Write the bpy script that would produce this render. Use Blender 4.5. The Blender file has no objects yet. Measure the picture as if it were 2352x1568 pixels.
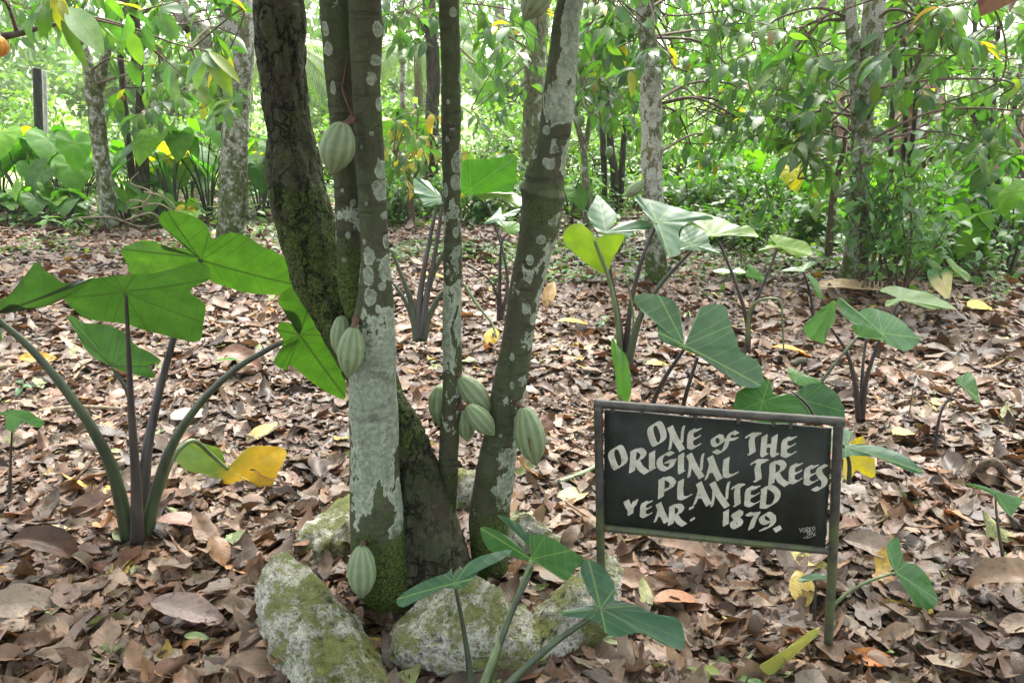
import bpy, math, random
import numpy as np
from mathutils import Vector, noise
random.seed(7); rng = np.random.default_rng(11)
C = bpy.context.scene.collection
S = bpy.context.scene
# ---------------------------------------------------------------- camera
PITCH = math.radians(18.0); FPX = 1800.0; CX, CY = 1176.0, 784.0
CAM = Vector((0, 0, 1.55))
FW = Vector((0, math.cos(PITCH), -math.sin(PITCH))); UP = Vector((0, math.sin(PITCH), math.cos(PITCH)))
cd = bpy.data.cameras.new('camera'); cam = bpy.data.objects.new('camera', cd); C.objects.link(cam)
cam.location = CAM; cam.rotation_euler = (math.pi / 2 - PITCH, 0, 0)
cd.sensor_width = 36; cd.lens = 36 * FPX / 2352; cd.clip_start = 0.05; cd.clip_end = 2000
S.camera = cam
# ---------------------------------------------------------------- sky and sun
SUN_EL, SUN_AZ = math.radians(58), math.radians(14)       # azimuth measured from +Y (ahead) towards +X
w = bpy.data.worlds.new('World'); S.world = w; w.use_nodes = True
nt = w.node_tree; bg = nt.nodes['Background']
sky = nt.nodes.new('ShaderNodeTexSky'); sky.sky_type = 'NISHITA'; sky.sun_disc = False
sky.sun_elevation = SUN_EL; sky.sun_rotation = SUN_AZ
sky.air_density = 1.0; sky.dust_density = 4.0; sky.ozone_density = 1.0
hs = nt.nodes.new('ShaderNodeHueSaturation'); hs.inputs['Saturation'].default_value = .35; nt.links.new(sky.outputs[0], hs.inputs['Color'])
nt.links.new(hs.outputs[0], bg.inputs[0]); bg.inputs[1].default_value = 0.15
sl = bpy.data.lights.new('sun', 'SUN'); sun = bpy.data.objects.new('sun', sl); C.objects.link(sun)
sl.energy = 1.5; sl.angle = math.radians(26); sl.color = (1, .96, .88)
sd = Vector((math.sin(SUN_AZ) * math.cos(SUN_EL), math.cos(SUN_AZ) * math.cos(SUN_EL), math.sin(SUN_EL)))
sun.rotation_euler = sd.to_track_quat('Z', 'Y').to_euler(); sun.location = (0, 0, 30)
vs = S.view_settings; S.display_settings.display_device = 'sRGB'
vs.view_transform = 'Standard'; vs.look = 'None'; vs.gamma = 1; vs.use_curve_mapping = False
vs.exposure = 2.55
S.cycles.use_denoising = True
S.cycles.max_bounces = 10; S.cycles.diffuse_bounces = 4; S.cycles.glossy_bounces = 2
S.cycles.transmission_bounces = 6; S.cycles.transparent_max_bounces = 4
S.cycles.sample_clamp_indirect = 6

# ---------------------------------------------------------------- pixels of the 2352 x 1568 view to points
def ray(px, py):
    return FW + (px - CX) / FPX * Vector((1, 0, 0)) + (CY - py) / FPX * UP
def at(px, py, Y):
    px, py, Y = float(px), float(py), float(Y); d = ray(px, py); return CAM + d * (Y / d.y)
def dep(px, py, Y): return Y / ray(px, py).y
def gnd(px, py, z=0.0):
    d = ray(px, py); return CAM + d * ((z - CAM.z) / d.z)
def gy(py):
    return gnd(CX, py).y
def hgt(x, y):
    return 0.018 * noise.noise(Vector((x * 1.1, y * 1.1, 3.3))) + 0.010 * noise.noise(Vector((x * 3.1, y * 3.1, 1.3)))

# ---------------------------------------------------------------- objects
ORG = {}
def thing(name, label, cat, loc, group=None):
    o = bpy.data.objects.new(name, None); C.objects.link(o); o.location = loc; o.empty_display_size = .1
    o['label'] = label; o['category'] = cat
    if group: o['group'] = group
    ORG[o.name] = Vector(loc); return o
def tag(o, label, cat, group=None, kind=None):
    if label: o['label'] = label
    if cat: o['category'] = cat
    if group: o['group'] = group
    if kind: o['kind'] = kind
    return o
def mesh_of(name, V, F, attrs, smooth=True):
    """V (n,3) array, F list of faces or (m,k) int array, attrs {name: (n,) / (n,2..4)}"""
    V = np.asarray(V, dtype=np.float64); me = bpy.data.meshes.new(name)
    n = len(V); me.vertices.add(n); me.vertices.foreach_set('co', V.ravel())
    if isinstance(F, np.ndarray):
        k = F.shape[1]; idx = F.ravel(); ls = np.arange(0, F.size, k)
    else:
        lens = np.array([len(f) for f in F]); idx = np.array([i for f in F for i in f]); ls = np.concatenate(([0], np.cumsum(lens)[:-1]))
    me.loops.add(len(idx)); me.loops.foreach_set('vertex_index', idx.astype(np.int32))
    me.polygons.add(len(ls)); me.polygons.foreach_set('loop_start', ls.astype(np.int32))
    if smooth: me.polygons.foreach_set('use_smooth', np.ones(len(ls), dtype=bool))
    me.update(calc_edges=True); me.validate()
    for an, av in (attrs or {}).items():
        av = np.asarray(av, dtype=np.float32)
        if av.ndim == 1:
            a = me.attributes.new(an, 'FLOAT', 'POINT'); a.data.foreach_set('value', av)
        elif an == 'Col':
            if av.shape[1] == 3: av = np.c_[av, np.ones(len(av), dtype=np.float32)]
            a = me.attributes.new(an, 'FLOAT_COLOR', 'POINT'); a.data.foreach_set('color', av.ravel())
        else:
            if av.shape[1] == 2: av = np.c_[av, np.zeros(len(av), dtype=np.float32)]
            a = me.attributes.new(an, 'FLOAT_VECTOR', 'POINT'); a.data.foreach_set('vector', av.ravel())
    return me
def obj(name, V, F, mat, parent=None, attrs=None, smooth=True, loc=None):
    V = np.asarray(V, dtype=np.float64)
    if parent is not None: org = ORG[parent.name]
    elif loc is not None: org = Vector(loc)
    else: org = Vector((0, 0, 0))
    me = mesh_of(name, V - np.array(org), F, attrs, smooth); me.materials.append(mat)
    o = bpy.data.objects.new(name, me); C.objects.link(o)
    if parent is not None: o.parent = parent
    elif loc is not None: o.location = loc
    ORG[o.name] = org
    return o
def copy_tree(o, parent=None):
    c = o.copy(); C.objects.link(c); c.parent = parent
    for ch in list(o.children): copy_tree(ch, c)
    return c

# ---------------------------------------------------------------- curves and tubes
def catmull(P, n, closed=False):
    P = np.asarray(P, dtype=float); m = len(P)
    if m == 2 and not closed:
        t = np.linspace(0, 1, n)[:, None]; return P[0] * (1 - t) + P[1] * t
    if closed: Q = np.vstack([P[-1], P, P[0], P[1]]); segs = m
    else: Q = np.vstack([2 * P[0] - P[1], P, 2 * P[-1] - P[-2]]); segs = m - 1
    u = np.linspace(0, segs, n, endpoint=not closed); i = np.minimum(u.astype(int), segs - 1); t = (u - i)[:, None]
    a, b, c, d = Q[i], Q[i + 1], Q[i + 2], Q[i + 3]
    return .5 * (2 * b + (c - a) * t + (2 * a - 5 * b + 4 * c - d) * t * t + (-a + 3 * b - 3 * c + d) * t ** 3)
def tube(P, R, seg=8, n=None, cap=True, disp=None, extra=None):
    """swept tube through P with radii R; returns V, F, attrs. extra: (m,k) values interpolated along -> 'Col'"""
    P = np.asarray([tuple(p) for p in P], dtype=float); R = np.asarray(R, dtype=float)
    n = n or max(2, 6 * (len(P) - 1))
    Q = catmull(P, n); r = np.interp(np.linspace(0, 1, n), np.linspace(0, 1, len(R)), R)
    T = np.gradient(Q, axis=0); T /= np.linalg.norm(T, axis=1)[:, None] + 1e-9
    ref = np.array([0., 1, 0]) if abs(T[0][1]) < .9 else np.array([1., 0, 0])
    N = np.zeros_like(T); N[0] = np.cross(T[0], ref); N[0] /= np.linalg.norm(N[0])
    for i in range(1, n):
        v = N[i - 1] - T[i] * np.dot(N[i - 1], T[i]); N[i] = v / (np.linalg.norm(v) + 1e-9)
    B = np.cross(T, N)
    a = np.linspace(0, 2 * math.pi, seg, endpoint=False); ca, sa = np.cos(a), np.sin(a)
    D = N[:, None, :] * ca[None, :, None] + B[:, None, :] * sa[None, :, None]
    V = Q[:, None, :] + D * r[:, None, None]
    if disp is not None: V = disp(V, D, r)
    V = V.reshape(-1, 3)
    I = np.arange(n * seg).reshape(n, seg); J = np.roll(I, -1, axis=1)
    F = np.stack([I[:-1], J[:-1], J[1:], I[1:]], axis=-1).reshape(-1, 4)
    F = [tuple(f) for f in F]
    if cap: F += [tuple(I[0][::-1]), tuple(I[-1])]
    s = np.concatenate(([0], np.cumsum(np.linalg.norm(np.diff(Q, axis=0), axis=1))))
    luv = np.stack([np.tile(a / 6.2832, n), np.repeat(s, seg)], axis=1)
    at_ = {'luv': luv}
    if extra is not None:
        ex = np.asarray(extra, dtype=float); k = np.linspace(0, len(P) - 1, n)
        E = np.stack([np.interp(k, np.linspace(0, len(P) - 1, len(ex)), ex[:, j]) for j in range(ex.shape[1])], axis=1)
        at_['Col'] = np.repeat(E, seg, axis=0)
    return V, F, at_
def join(parts):
    V, F, A, o = [], [], {}, 0
    for v, f, a in parts:
        V.append(v); F += [tuple(int(i) + o for i in g) for g in f]; o += len(v)
        for k, x in a.items(): A.setdefault(k, []).append(np.asarray(x, dtype=float))
    return np.vstack(V), F, {k: np.concatenate(x) for k, x in A.items() if sum(len(y) for y in x) == o}

# ---------------------------------------------------------------- materials
class NT:
    def __init__(s, name):
        s.m = bpy.data.materials.new(name); s.m.use_nodes = True; s.t = s.m.node_tree
        s.t.nodes.clear(); s.out = s.t.nodes.new('ShaderNodeOutputMaterial')
    def n(s, typ, props=None, **inp):
        x = s.t.nodes.new('ShaderNode' + typ)
        for k, v in (props or {}).items(): setattr(x, k, v)
        for k, v in inp.items():
            key = int(k[1:]) if k[0] == 'i' and k[1:].isdigit() else k.replace('_', ' ')
            s.set(x.inputs[key], v)
        return x
    def set(s, sock, v):
        if isinstance(v, bpy.types.NodeSocket): s.t.links.new(v, sock)
        elif isinstance(v, bpy.types.Node): s.t.links.new(v.outputs[0], sock)
        else:
            if isinstance(v, tuple) and len(v) == 3 and sock.type == 'RGBA': v = v + (1,)
            sock.default_value = v
    def math(s, op, a, b=0.0, c=0.0, clamp=False):
        return s.n('Math', {'operation': op, 'use_clamp': clamp}, i0=a, i1=b, i2=c)
    def mix(s, f, a, b, mode='MIX'):
        x = s.t.nodes.new('ShaderNodeMix'); x.data_type = 'RGBA'; x.blend_type = mode
        s.set(x.inputs[0], f); s.set(x.inputs[6], a); s.set(x.inputs[7], b); return x.outputs[2]
    def ss(s, v, lo, hi):
        return s.n('MapRange', {'interpolation_type': 'SMOOTHSTEP'}, Value=v, From_Min=lo, From_Max=hi).outputs[0]
    def attr(s, name): return s.n('Attribute', {'attribute_name': name})
    def pos(s, scale=(1, 1, 1), src='Object'):
        tc = s.n('TexCoord'); mp = s.n('Mapping'); s.set(mp.inputs[0], tc.outputs[src]); mp.inputs[3].default_value = scale; return mp.outputs[0]
    def noise(s, vec, scale, detail=4, rough=.55, dist=0):
        x = s.n('TexNoise', None, Vector=vec, Scale=scale, Detail=detail, Roughness=rough, Distortion=dist); return x
    def finish(s, shader): s.set(s.out.inputs[0], shader); return s.m

def leaf_material(name, rough=.36, trans=.42, tcol=(1.5, 1.9, .35), spec=.5, vein=1.0, nlat=6, veincol=(.30, .42, .10), mottle=0.0, lobes=False):
    M = NT(name); col = M.attr('Col').outputs[0]
    nz = M.noise(M.pos(), 14, 3)
    c = M.mix(M.ss(nz, .35, .75), M.mix(1.0, col, (.78, .82, .75), 'MULTIPLY'), M.mix(1.0, col, (1.18, 1.12, 1.1), 'MULTIPLY'))
    if mottle:
        m1 = M.noise(M.pos(), 38, 6, .7); m2 = M.noise(M.pos(), 120, 4, .7); m3 = M.noise(M.pos(), 12, 4)
        c = M.mix(M.math('MULTIPLY', M.ss(m1, .48, .66), mottle), c, M.mix(1.0, c, (.42, .38, .36), 'MULTIPLY'))
        c = M.mix(M.math('MULTIPLY', M.ss(m3, .50, .72), mottle * .8), c, M.mix(1.0, c, (1.45, 1.42, 1.40), 'MULTIPLY'))
        c = M.mix(M.math('MULTIPLY', M.ss(m2, .62, .72), mottle), c, (.035, .022, .015))
    sp = M.n('SeparateXYZ'); M.set(sp.inputs[0], M.attr('luv').outputs[1])
    ax = M.math('ABSOLUTE', sp.outputs[0])
    mid = M.ss(ax, .017, .003)
    if lobes:
        for an, wd in ((2.35, .012), (.95, .007), (1.55, .007)):
            e1, e2 = math.sin(an), math.cos(an)
            pd = M.math('ABSOLUTE', M.math('SUBTRACT', M.math('MULTIPLY', ax, e2), M.math('MULTIPLY', sp.outputs[1], e1))); al = M.math('ADD', M.math('MULTIPLY', ax, e1), M.math('MULTIPLY', sp.outputs[1], e2))
            mid = M.math('MAXIMUM', mid, M.math('MULTIPLY', M.ss(pd, wd, wd * .3), M.ss(al, .0, .03)))
    v = M.math('SUBTRACT', sp.outputs[1], M.math('MULTIPLY', M.math('POWER', ax, .8), .6))
    fr = M.math('ABSOLUTE', M.math('SUBTRACT', M.math('FRACT', M.math('MULTIPLY', v, nlat)), .5))
    lat = M.ss(fr, .055, .01)
    ven = M.math('MAXIMUM', mid, M.math('MULTIPLY', lat, .45))
    ven = M.math('MULTIPLY', ven, vein)
    c2 = M.mix(M.math('MULTIPLY', ven, .55), c, veincol)
    bump = M.n('Bump', None, Strength=.45, Distance=.003, Height=M.math('ADD', M.math('MULTIPLY', fr, .6), M.math('MULTIPLY', nz, .3)))
    p = M.n('BsdfPrincipled', None, Base_Color=c2, Roughness=M.ss(nz, .2, 1.3) if 0 else rough, Normal=bump)
    p.inputs['Specular IOR Level'].default_value = spec
    tc = M.mix(1.0, c, tcol, 'MULTIPLY'); tc = M.mix(M.math('MULTIPLY', ven, .6), tc, (.02, .05, .008))
    t = M.n('BsdfTranslucent', None, Color=tc, Normal=bump)
    mx = M.n('MixShader', None, i0=trans, i1=p, i2=t)
    return M.finish(mx)
M_TARO = leaf_material('taro_leaf_green', rough=.34, trans=.32, tcol=(1.2, 1.6, .3), nlat=5, vein=.8, lobes=True, mottle=.12)
M_TARO_UNDER = leaf_material('taro_leaf_underside', rough=.42, trans=.44, tcol=(1.25, 1.55, .35), nlat=5, vein=1.5, veincol=(.030, .038, .012), mottle=.2, lobes=True)
M_TAROFAR = leaf_material('far_taro_leaf', rough=.55, trans=.50, spec=.3, tcol=(1.4, 1.8, .3), nlat=5, vein=.6)
M_CACAO = leaf_material('cacao_leaf_green', rough=.42, trans=.45, tcol=(1.25, 1.65, .5), nlat=9)
M_SMALL = leaf_material('small_leaf_green', rough=.42, trans=.42, nlat=6, vein=.6)
M_LITTER = leaf_material('dry_leaf', rough=.50, trans=.14, tcol=(1.2, .9, .6), spec=.4, nlat=9, vein=.9, veincol=(.17, .115, .07), mottle=.75)

def simple(name, col, rough=.7, nscale=30, var=.35, bump=.3, stretch=(1, 1, 1), spec=.3, col2=None):
    M = NT(name); v = M.pos(stretch); nz = M.noise(v, nscale, 5)
    a = tuple(x * (1 - var) for x in col); b = col2 or tuple(min(1, x * (1 + var)) for x in col)
    c = M.mix(M.ss(nz, .3, .7), a, b)
    bm = M.n('Bump', None, Strength=bump, Distance=.004, Height=nz)
    p = M.n('BsdfPrincipled', None, Base_Color=c, Roughness=rough, Normal=bm); p.inputs['Specular IOR Level'].default_value = spec
    return M.finish(p)
M_STALK = simple('taro_stalk', (.035, .045, .028), .42, 18, .5, .1, (1, 1, .15), .5, (.05, .075, .03))
M_STALK_DARK = simple('taro_stalk_purple', (.030, .020, .024), .4, 18, .4, .1, (1, 1, .15), .5, (.055, .05, .042))
M_STALK_PALE = simple('taro_stalk_pale', (.10, .14, .05), .45, 18, .4, .1, (1, 1, .15), .5)
M_TWIG = simple('twig_bark', (.09, .065, .042), .85, 60, .5, .6)
M_TWIG_PALE = simple('dry_vine', (.22, .17, .11), .85, 60, .4, .6)
M_DARKBARK = simple('dark_bark', (.052, .046, .033), .9, 26, .5, .8, (1, 1, .3))
M_POST = simple('weathered_post', (.028, .028, .024), .9, 40, .5, .6, (1, 1, .2))
M_CONCRETE = simple('pale_concrete', (.34, .34, .30), .9, 30, .25, .4)

def bark_material(name, base=(.060, .057, .035), algae=(.054, .070, .031), lich=(.25, .295, .215), rim=(.42, .47, .36), crack=0.0, lscale=9, spot=15, spots=()):
    M = NT(name); o = M.pos(); st = M.pos((1, 1, .45))
    sp = M.n('SeparateColor'); M.set(sp.inputs[0], M.attr('Col').outputs[0]); A_l, A_m, A_s = sp.outputs
    n1 = M.noise(st, 11, 6, .6); n2 = M.noise(o, 60, 5, .65); n3 = M.noise(M.pos((1, 1, .12)), 40, 4)
    c = M.mix(M.ss(n1, .35, .65), base, algae)
    c = M.mix(M.math('MULTIPLY', M.ss(n3, .45, .75), .6), c, tuple(x * .5 for x in base))
    c = M.mix(M.math('MULTIPLY', M.ss(n2, .52, .72), .6), c, tuple(x * 2.0 for x in base)); hr = M.noise(M.pos((.35, .35, 2.6)), 26, 5, .7); c = M.mix(M.math('MULTIPLY', M.ss(hr, .52, .70), .5), c, tuple(x * .42 for x in base)); c = M.mix(M.math('MULTIPLY', M.ss(M.noise(o, 7, 4), .52, .66), .45), c, tuple(x * 1.55 for x in algae))
    # lichen blotches
    nl = M.noise(M.pos((1, 1, .62)), lscale, 7, .62, .3)
    lv = M.math('ADD', nl, M.math('MULTIPLY', M.math('SUBTRACT', A_l, .55), .55))
    lm = M.ss(lv, .465, .525); edge = M.math('MULTIPLY', M.ss(lv, .475, .487), M.ss(lv, .53, .50))
    # round spots
    vo = M.n('TexVoronoi', {'feature': 'F1'}, Vector=M.mix(.06, M.pos((1, 1, .72)), n2.outputs[1], 'ADD'), Scale=spot, Randomness=1.0)
    rc = M.n('SeparateColor'); M.set(rc.inputs[0], vo.outputs[1])
    rad = M.math('MULTIPLY', rc.outputs[0], .58)
    rad = M.math('MULTIPLY', rad, M.math('LESS_THAN', rc.outputs[1], M.math('ADD', M.math('MULTIPLY', A_l, .8), .16)))
    rel = M.math('SUBTRACT', rad, vo.outputs[0])
    sm = M.math('MULTIPLY', M.ss(rel, 0, .015), M.math('GREATER_THAN', rad, .06))
    ring = M.math('MULTIPLY', sm, M.ss(rel, .05, .03))
    if spots:          # crustose lichen rounds that grow at their own places: (x, z, rx, rz)
        so = M.n('SeparateXYZ'); M.set(so.inputs[0], o); wob = M.math('ADD', M.math('MULTIPLY', M.math('SUBTRACT', M.noise(o, 34, 3), .5), 1.1), M.math('MULTIPLY', M.math('SUBTRACT', M.noise(o, 120, 3), .5), .45)); best = None
        for (x_, z_, rx_, rz_) in spots:
            a_ = M.math('DIVIDE', M.math('SUBTRACT', so.outputs[0], x_), rx_); b_ = M.math('DIVIDE', M.math('SUBTRACT', so.outputs[2], z_), rz_)
            d_ = M.math('SUBTRACT', 1.0, M.math('SQRT', M.math('ADD', M.math('MULTIPLY', a_, a_), M.math('MULTIPLY', b_, b_))))
            best = d_ if best is None else M.math('MAXIMUM', best, d_)
        best = M.math('ADD', best, wob); s2_ = M.ss(best, -.03, .12); sm = M.math('MAXIMUM', sm, s2_)
        ring = M.math('MAXIMUM', ring, M.math('MULTIPLY', M.math('MULTIPLY', s2_, M.ss(best, .26, .10)), M.ss(M.noise(o, 26, 3), .38, .62)))
    lcol = M.mix(M.ss(M.noise(o, 75, 4, .7), .35, .7), tuple(x * .62 for x in lich), tuple(x * 1.12 for x in lich))
    lcol = M.mix(M.math('MULTIPLY', M.ss(M.noise(o, 19, 5, .7), .57, .63), .6), lcol, tuple(x * 1.3 for x in base))
    allm = M.math('MULTIPLY', M.math('MAXIMUM', lm, sm), M.math('GREATER_THAN', A_l, .02))
    c = M.mix(allm, c, lcol)
    c = M.mix(M.math('MULTIPLY', M.math('MULTIPLY', M.math('MAXIMUM', ring, M.math('MULTIPLY', edge, .8)), M.math('GREATER_THAN', A_l, .02)), .75), c, rim)
    # moss
    nm = M.noise(o, 16, 7, .68); mv = M.math('ADD', nm, M.math('SUBTRACT', A_m, .55)); mm = M.ss(mv, .38, .64)
    mc = M.mix(M.ss(M.noise(o, 130, 3), .35, .68), (.020, .030, .006), (.085, .125, .022))
    c = M.mix(mm, c, mc)
    # scars: bare reddish wood
    c = M.mix(M.ss(M.math('ADD', A_s, M.math('MULTIPLY', M.math('SUBTRACT', n2, .5), .6)), .4, .6), c, M.mix(M.ss(n3, .3, .7), (.09, .05, .03), (.24, .15, .09)))
    if crack:
        ve = M.n('TexVoronoi', {'feature': 'DISTANCE_TO_EDGE'}, Vector=M.mix(.09, M.pos((1, 1, .38)), M.noise(o, 22, 4).outputs[1], 'ADD'), Scale=crack)
        ck = M.math('MULTIPLY', M.ss(ve, .085, .0), M.ss(M.noise(o, 7, 3), .38, .55)); c = M.mix(M.math('MULTIPLY', ck, .85), c, (.012, .010, .007))
        fb = M.noise(M.pos((1, 1, .07)), 70, 5, .7); c = M.mix(M.math('MULTIPLY', M.ss(fb, .52, .72), .55), c, tuple(x * 2.1 for x in base))
    h = M.math('ADD', M.math('MULTIPLY', n2, .5), M.math('ADD', M.math('MULTIPLY', n3, .4), M.math('MULTIPLY', allm, .10)))
    h = M.math('SUBTRACT', h, M.math('MULTIPLY', M.ss(hr, .52, .70), .25))
    h = M.math('ADD', h, M.math('MULTIPLY', mm, M.math('MULTIPLY', M.noise(o, 160, 3), .9)))
    if crack: h = M.math('SUBTRACT', M.math('ADD', h, M.math('MULTIPLY', fb, .8)), M.math('MULTIPLY', ck, 1.6))
    bm = M.n('Bump', None, Strength=1.0, Distance=.010, Height=h)
    p = M.n('BsdfPrincipled', None, Base_Color=c, Roughness=.85, Normal=bm); p.inputs['Specular IOR Level'].default_value = .22
    return M.finish(p)
M_BARK = bark_material('smooth_lichen_bark')
M_OLDBARK = bark_material('old_cracked_bark', base=(.052, .047, .031), algae=(.040, .052, .020), lich=(.16, .2, .15), crack=20)
M_FARBARK = bark_material('pale_far_bark', base=(.155, .135, .095), algae=(.13, .145, .06), lich=(.42, .425, .36), rim=(.5, .52, .45), lscale=14, spot=13)
# ================================================================ leaves
def jit(c, v=.18, hue=.06):
    k = 1 + random.uniform(-v, v); return (c[0] * k * (1 + random.uniform(-hue, hue) * 2), c[1] * k, c[2] * k * (1 + random.uniform(-hue, hue)))
class Batch:
    """many simple leaves in one mesh: each is a bent, folded blade"""
    PROF = {'cacao': lambda u: np.sin(np.pi * np.clip(u, 0, 1) ** .85) ** .75 * (1 - .35 * u ** 6),
            'ovate': lambda u: np.sin(np.pi * u ** .72) ** .9,
            'lance': lambda u: np.sin(np.pi * u ** .8) ** 1.2}
    def __init__(s, prof='cacao', nu=6, nv=3):
        s.p = prof; s.nu, s.nv = nu, nv; s.L = []
    def add(s, o, d, nrm, L, W, col, bend=1.0, fold=.25, twist=0.0):
        s.L.append((*o, *d, *nrm, L, W, *col, bend, fold, twist))
    def extend(s, arr): s.L += [tuple(r) for r in arr]
    def arrays(s, ragged=0.0, crinkle=0.0, base=0):
        A = np.array(s.L, dtype=float); n = len(A)
        O, D, Nn = A[:, 0:3], A[:, 3:6], A[:, 6:9]; L, W = A[:, 9], A[:, 10]; col = A[:, 11:14]; bend, fold, tw = A[:, 14], A[:, 15], A[:, 16]
        D = D / (np.linalg.norm(D, axis=1)[:, None] + 1e-9)
        Sd = np.cross(D, Nn); Sd /= np.linalg.norm(Sd, axis=1)[:, None] + 1e-9; Nn = np.cross(Sd, D)
        nu, nv = s.nu, s.nv; u = np.linspace(0, 1, nu); v = np.linspace(-1, 1, nv)
        wprof = s.PROF[s.p](u); wprof[0] = max(wprof[0], .04); wprof[-1] = max(0.02, wprof[-1] * .3)
        k = np.where(np.abs(bend) < .02, .02, bend)[:, None]
        ax = L[:, None] * np.sin(k * u) / k; az = -L[:, None] * (1 - np.cos(k * u)) / k
        wid = W[:, None, None] * .5 * wprof[None, :, None] * v[None, None, :]
        if ragged: wid = wid * (1 + rng.uniform(-ragged, ragged, wid.shape))
        up = np.abs(wid) * fold[:, None, None]
        if crinkle: up = up + rng.normal(0, crinkle, up.shape) * W[:, None, None]
        # local up direction follows the bend
        cu, su = np.cos(k * u), np.sin(k * u)
        upx = up * su[:, :, None]; upz = up * cu[:, :, None]
        sa = wid * np.cos(tw[:, None, None] * u[None, :, None]); sz = wid * np.sin(tw[:, None, None] * u[None, :, None])
        P = O[:, None, None, :] + D[:, None, None, :] * (ax[:, :, None] + upx)[..., None] + Sd[:, None, None, :] * sa[..., None] + Nn[:, None, None, :] * (az[:, :, None] + upz + sz)[..., None]
        V = P.reshape(-1, 3); I = np.arange(nu * nv).reshape(nu, nv)
        q = np.stack([I[:-1, :-1], I[:-1, 1:], I[1:, 1:], I[1:, :-1]], -1).reshape(-1, 4)
        F = (q[None] + (np.arange(n) * nu * nv)[:, None, None]).reshape(-1, 4)
        luv = np.broadcast_to(np.stack([np.broadcast_to(v[None, :] * .3, (nu, nv)), np.broadcast_to(u[:, None], (nu, nv))], -1)[None], (n, nu, nv, 2)).reshape(-1, 2)
        Cc = np.repeat(col, nu * nv, axis=0)
        return V, F, {'luv': luv, 'Col': Cc}
    def build(s, name, mat, parent=None, **k):
        V, F, a = s.arrays(**k); return obj(name, V, F, mat, parent, a)

GREENS = [(.070, .150, .030), (.060, .135, .032), (.085, .175, .028), (.105, .190, .030), (.055, .120, .045), (.075, .155, .050)]
YELLOW = [(.42, .33, .03), (.32, .30, .04), (.50, .32, .02)]
def green(): return jit(random.choice(GREENS))
def leafcol(py=.03, pb=.01):
    r = random.random()
    if r < py: return jit(random.choice(YELLOW))
    if r < py + pb: return jit((.22, .12, .05))
    return green()
def rv(a=1.0): return Vector((random.uniform(-a, a), random.uniform(-a, a), random.uniform(-a, a)))
def spray(B, base, d, L, n, size, twigs, droop=.5, py=.03):
    """a drooping twig with alternate hanging leaves"""
    d = Vector(d).normalized(); p = Vector(base); pts = [p.copy()]
    side = d.cross(Vector((0, 0, 1)))
    if side.length < .1: side = Vector((1, 0, 0))
    side.normalize()
    for i in range(5):
        d = (d + Vector((0, 0, -droop * .16)) + rv(.10)).normalized(); p = p + d * L / 5; pts.append(p.copy())
    for i in range(n):
        t = min(.999, (i + .7) / n) ** .8; k = t * 5; j = min(4, int(k)); q = pts[j].lerp(pts[j + 1], k - j)
        td = (pts[j + 1] - pts[j]).normalized(); sg = 1 if i % 2 else -1
        ld = (td * random.uniform(.3, .9) + side * sg * random.uniform(.3, .9) + Vector((0, 0, -random.uniform(-.1, .65))) + rv(.25)).normalized()
        nn = Vector((0, 0, 1)) + rv(.6) - ld * .2
        l = size * random.uniform(.55, 1.2)
        B.add(q, ld, nn, l, l * random.uniform(.34, .44), leafcol(py), random.uniform(.3, 1.5), random.uniform(.1, .5), random.uniform(-.5, .5))
    if twigs is not None: twigs.append(tube([pts[0], pts[2], pts[4], pts[5]], [.0045, .0035, .0025, .0015], 5, 8, False))

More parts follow.
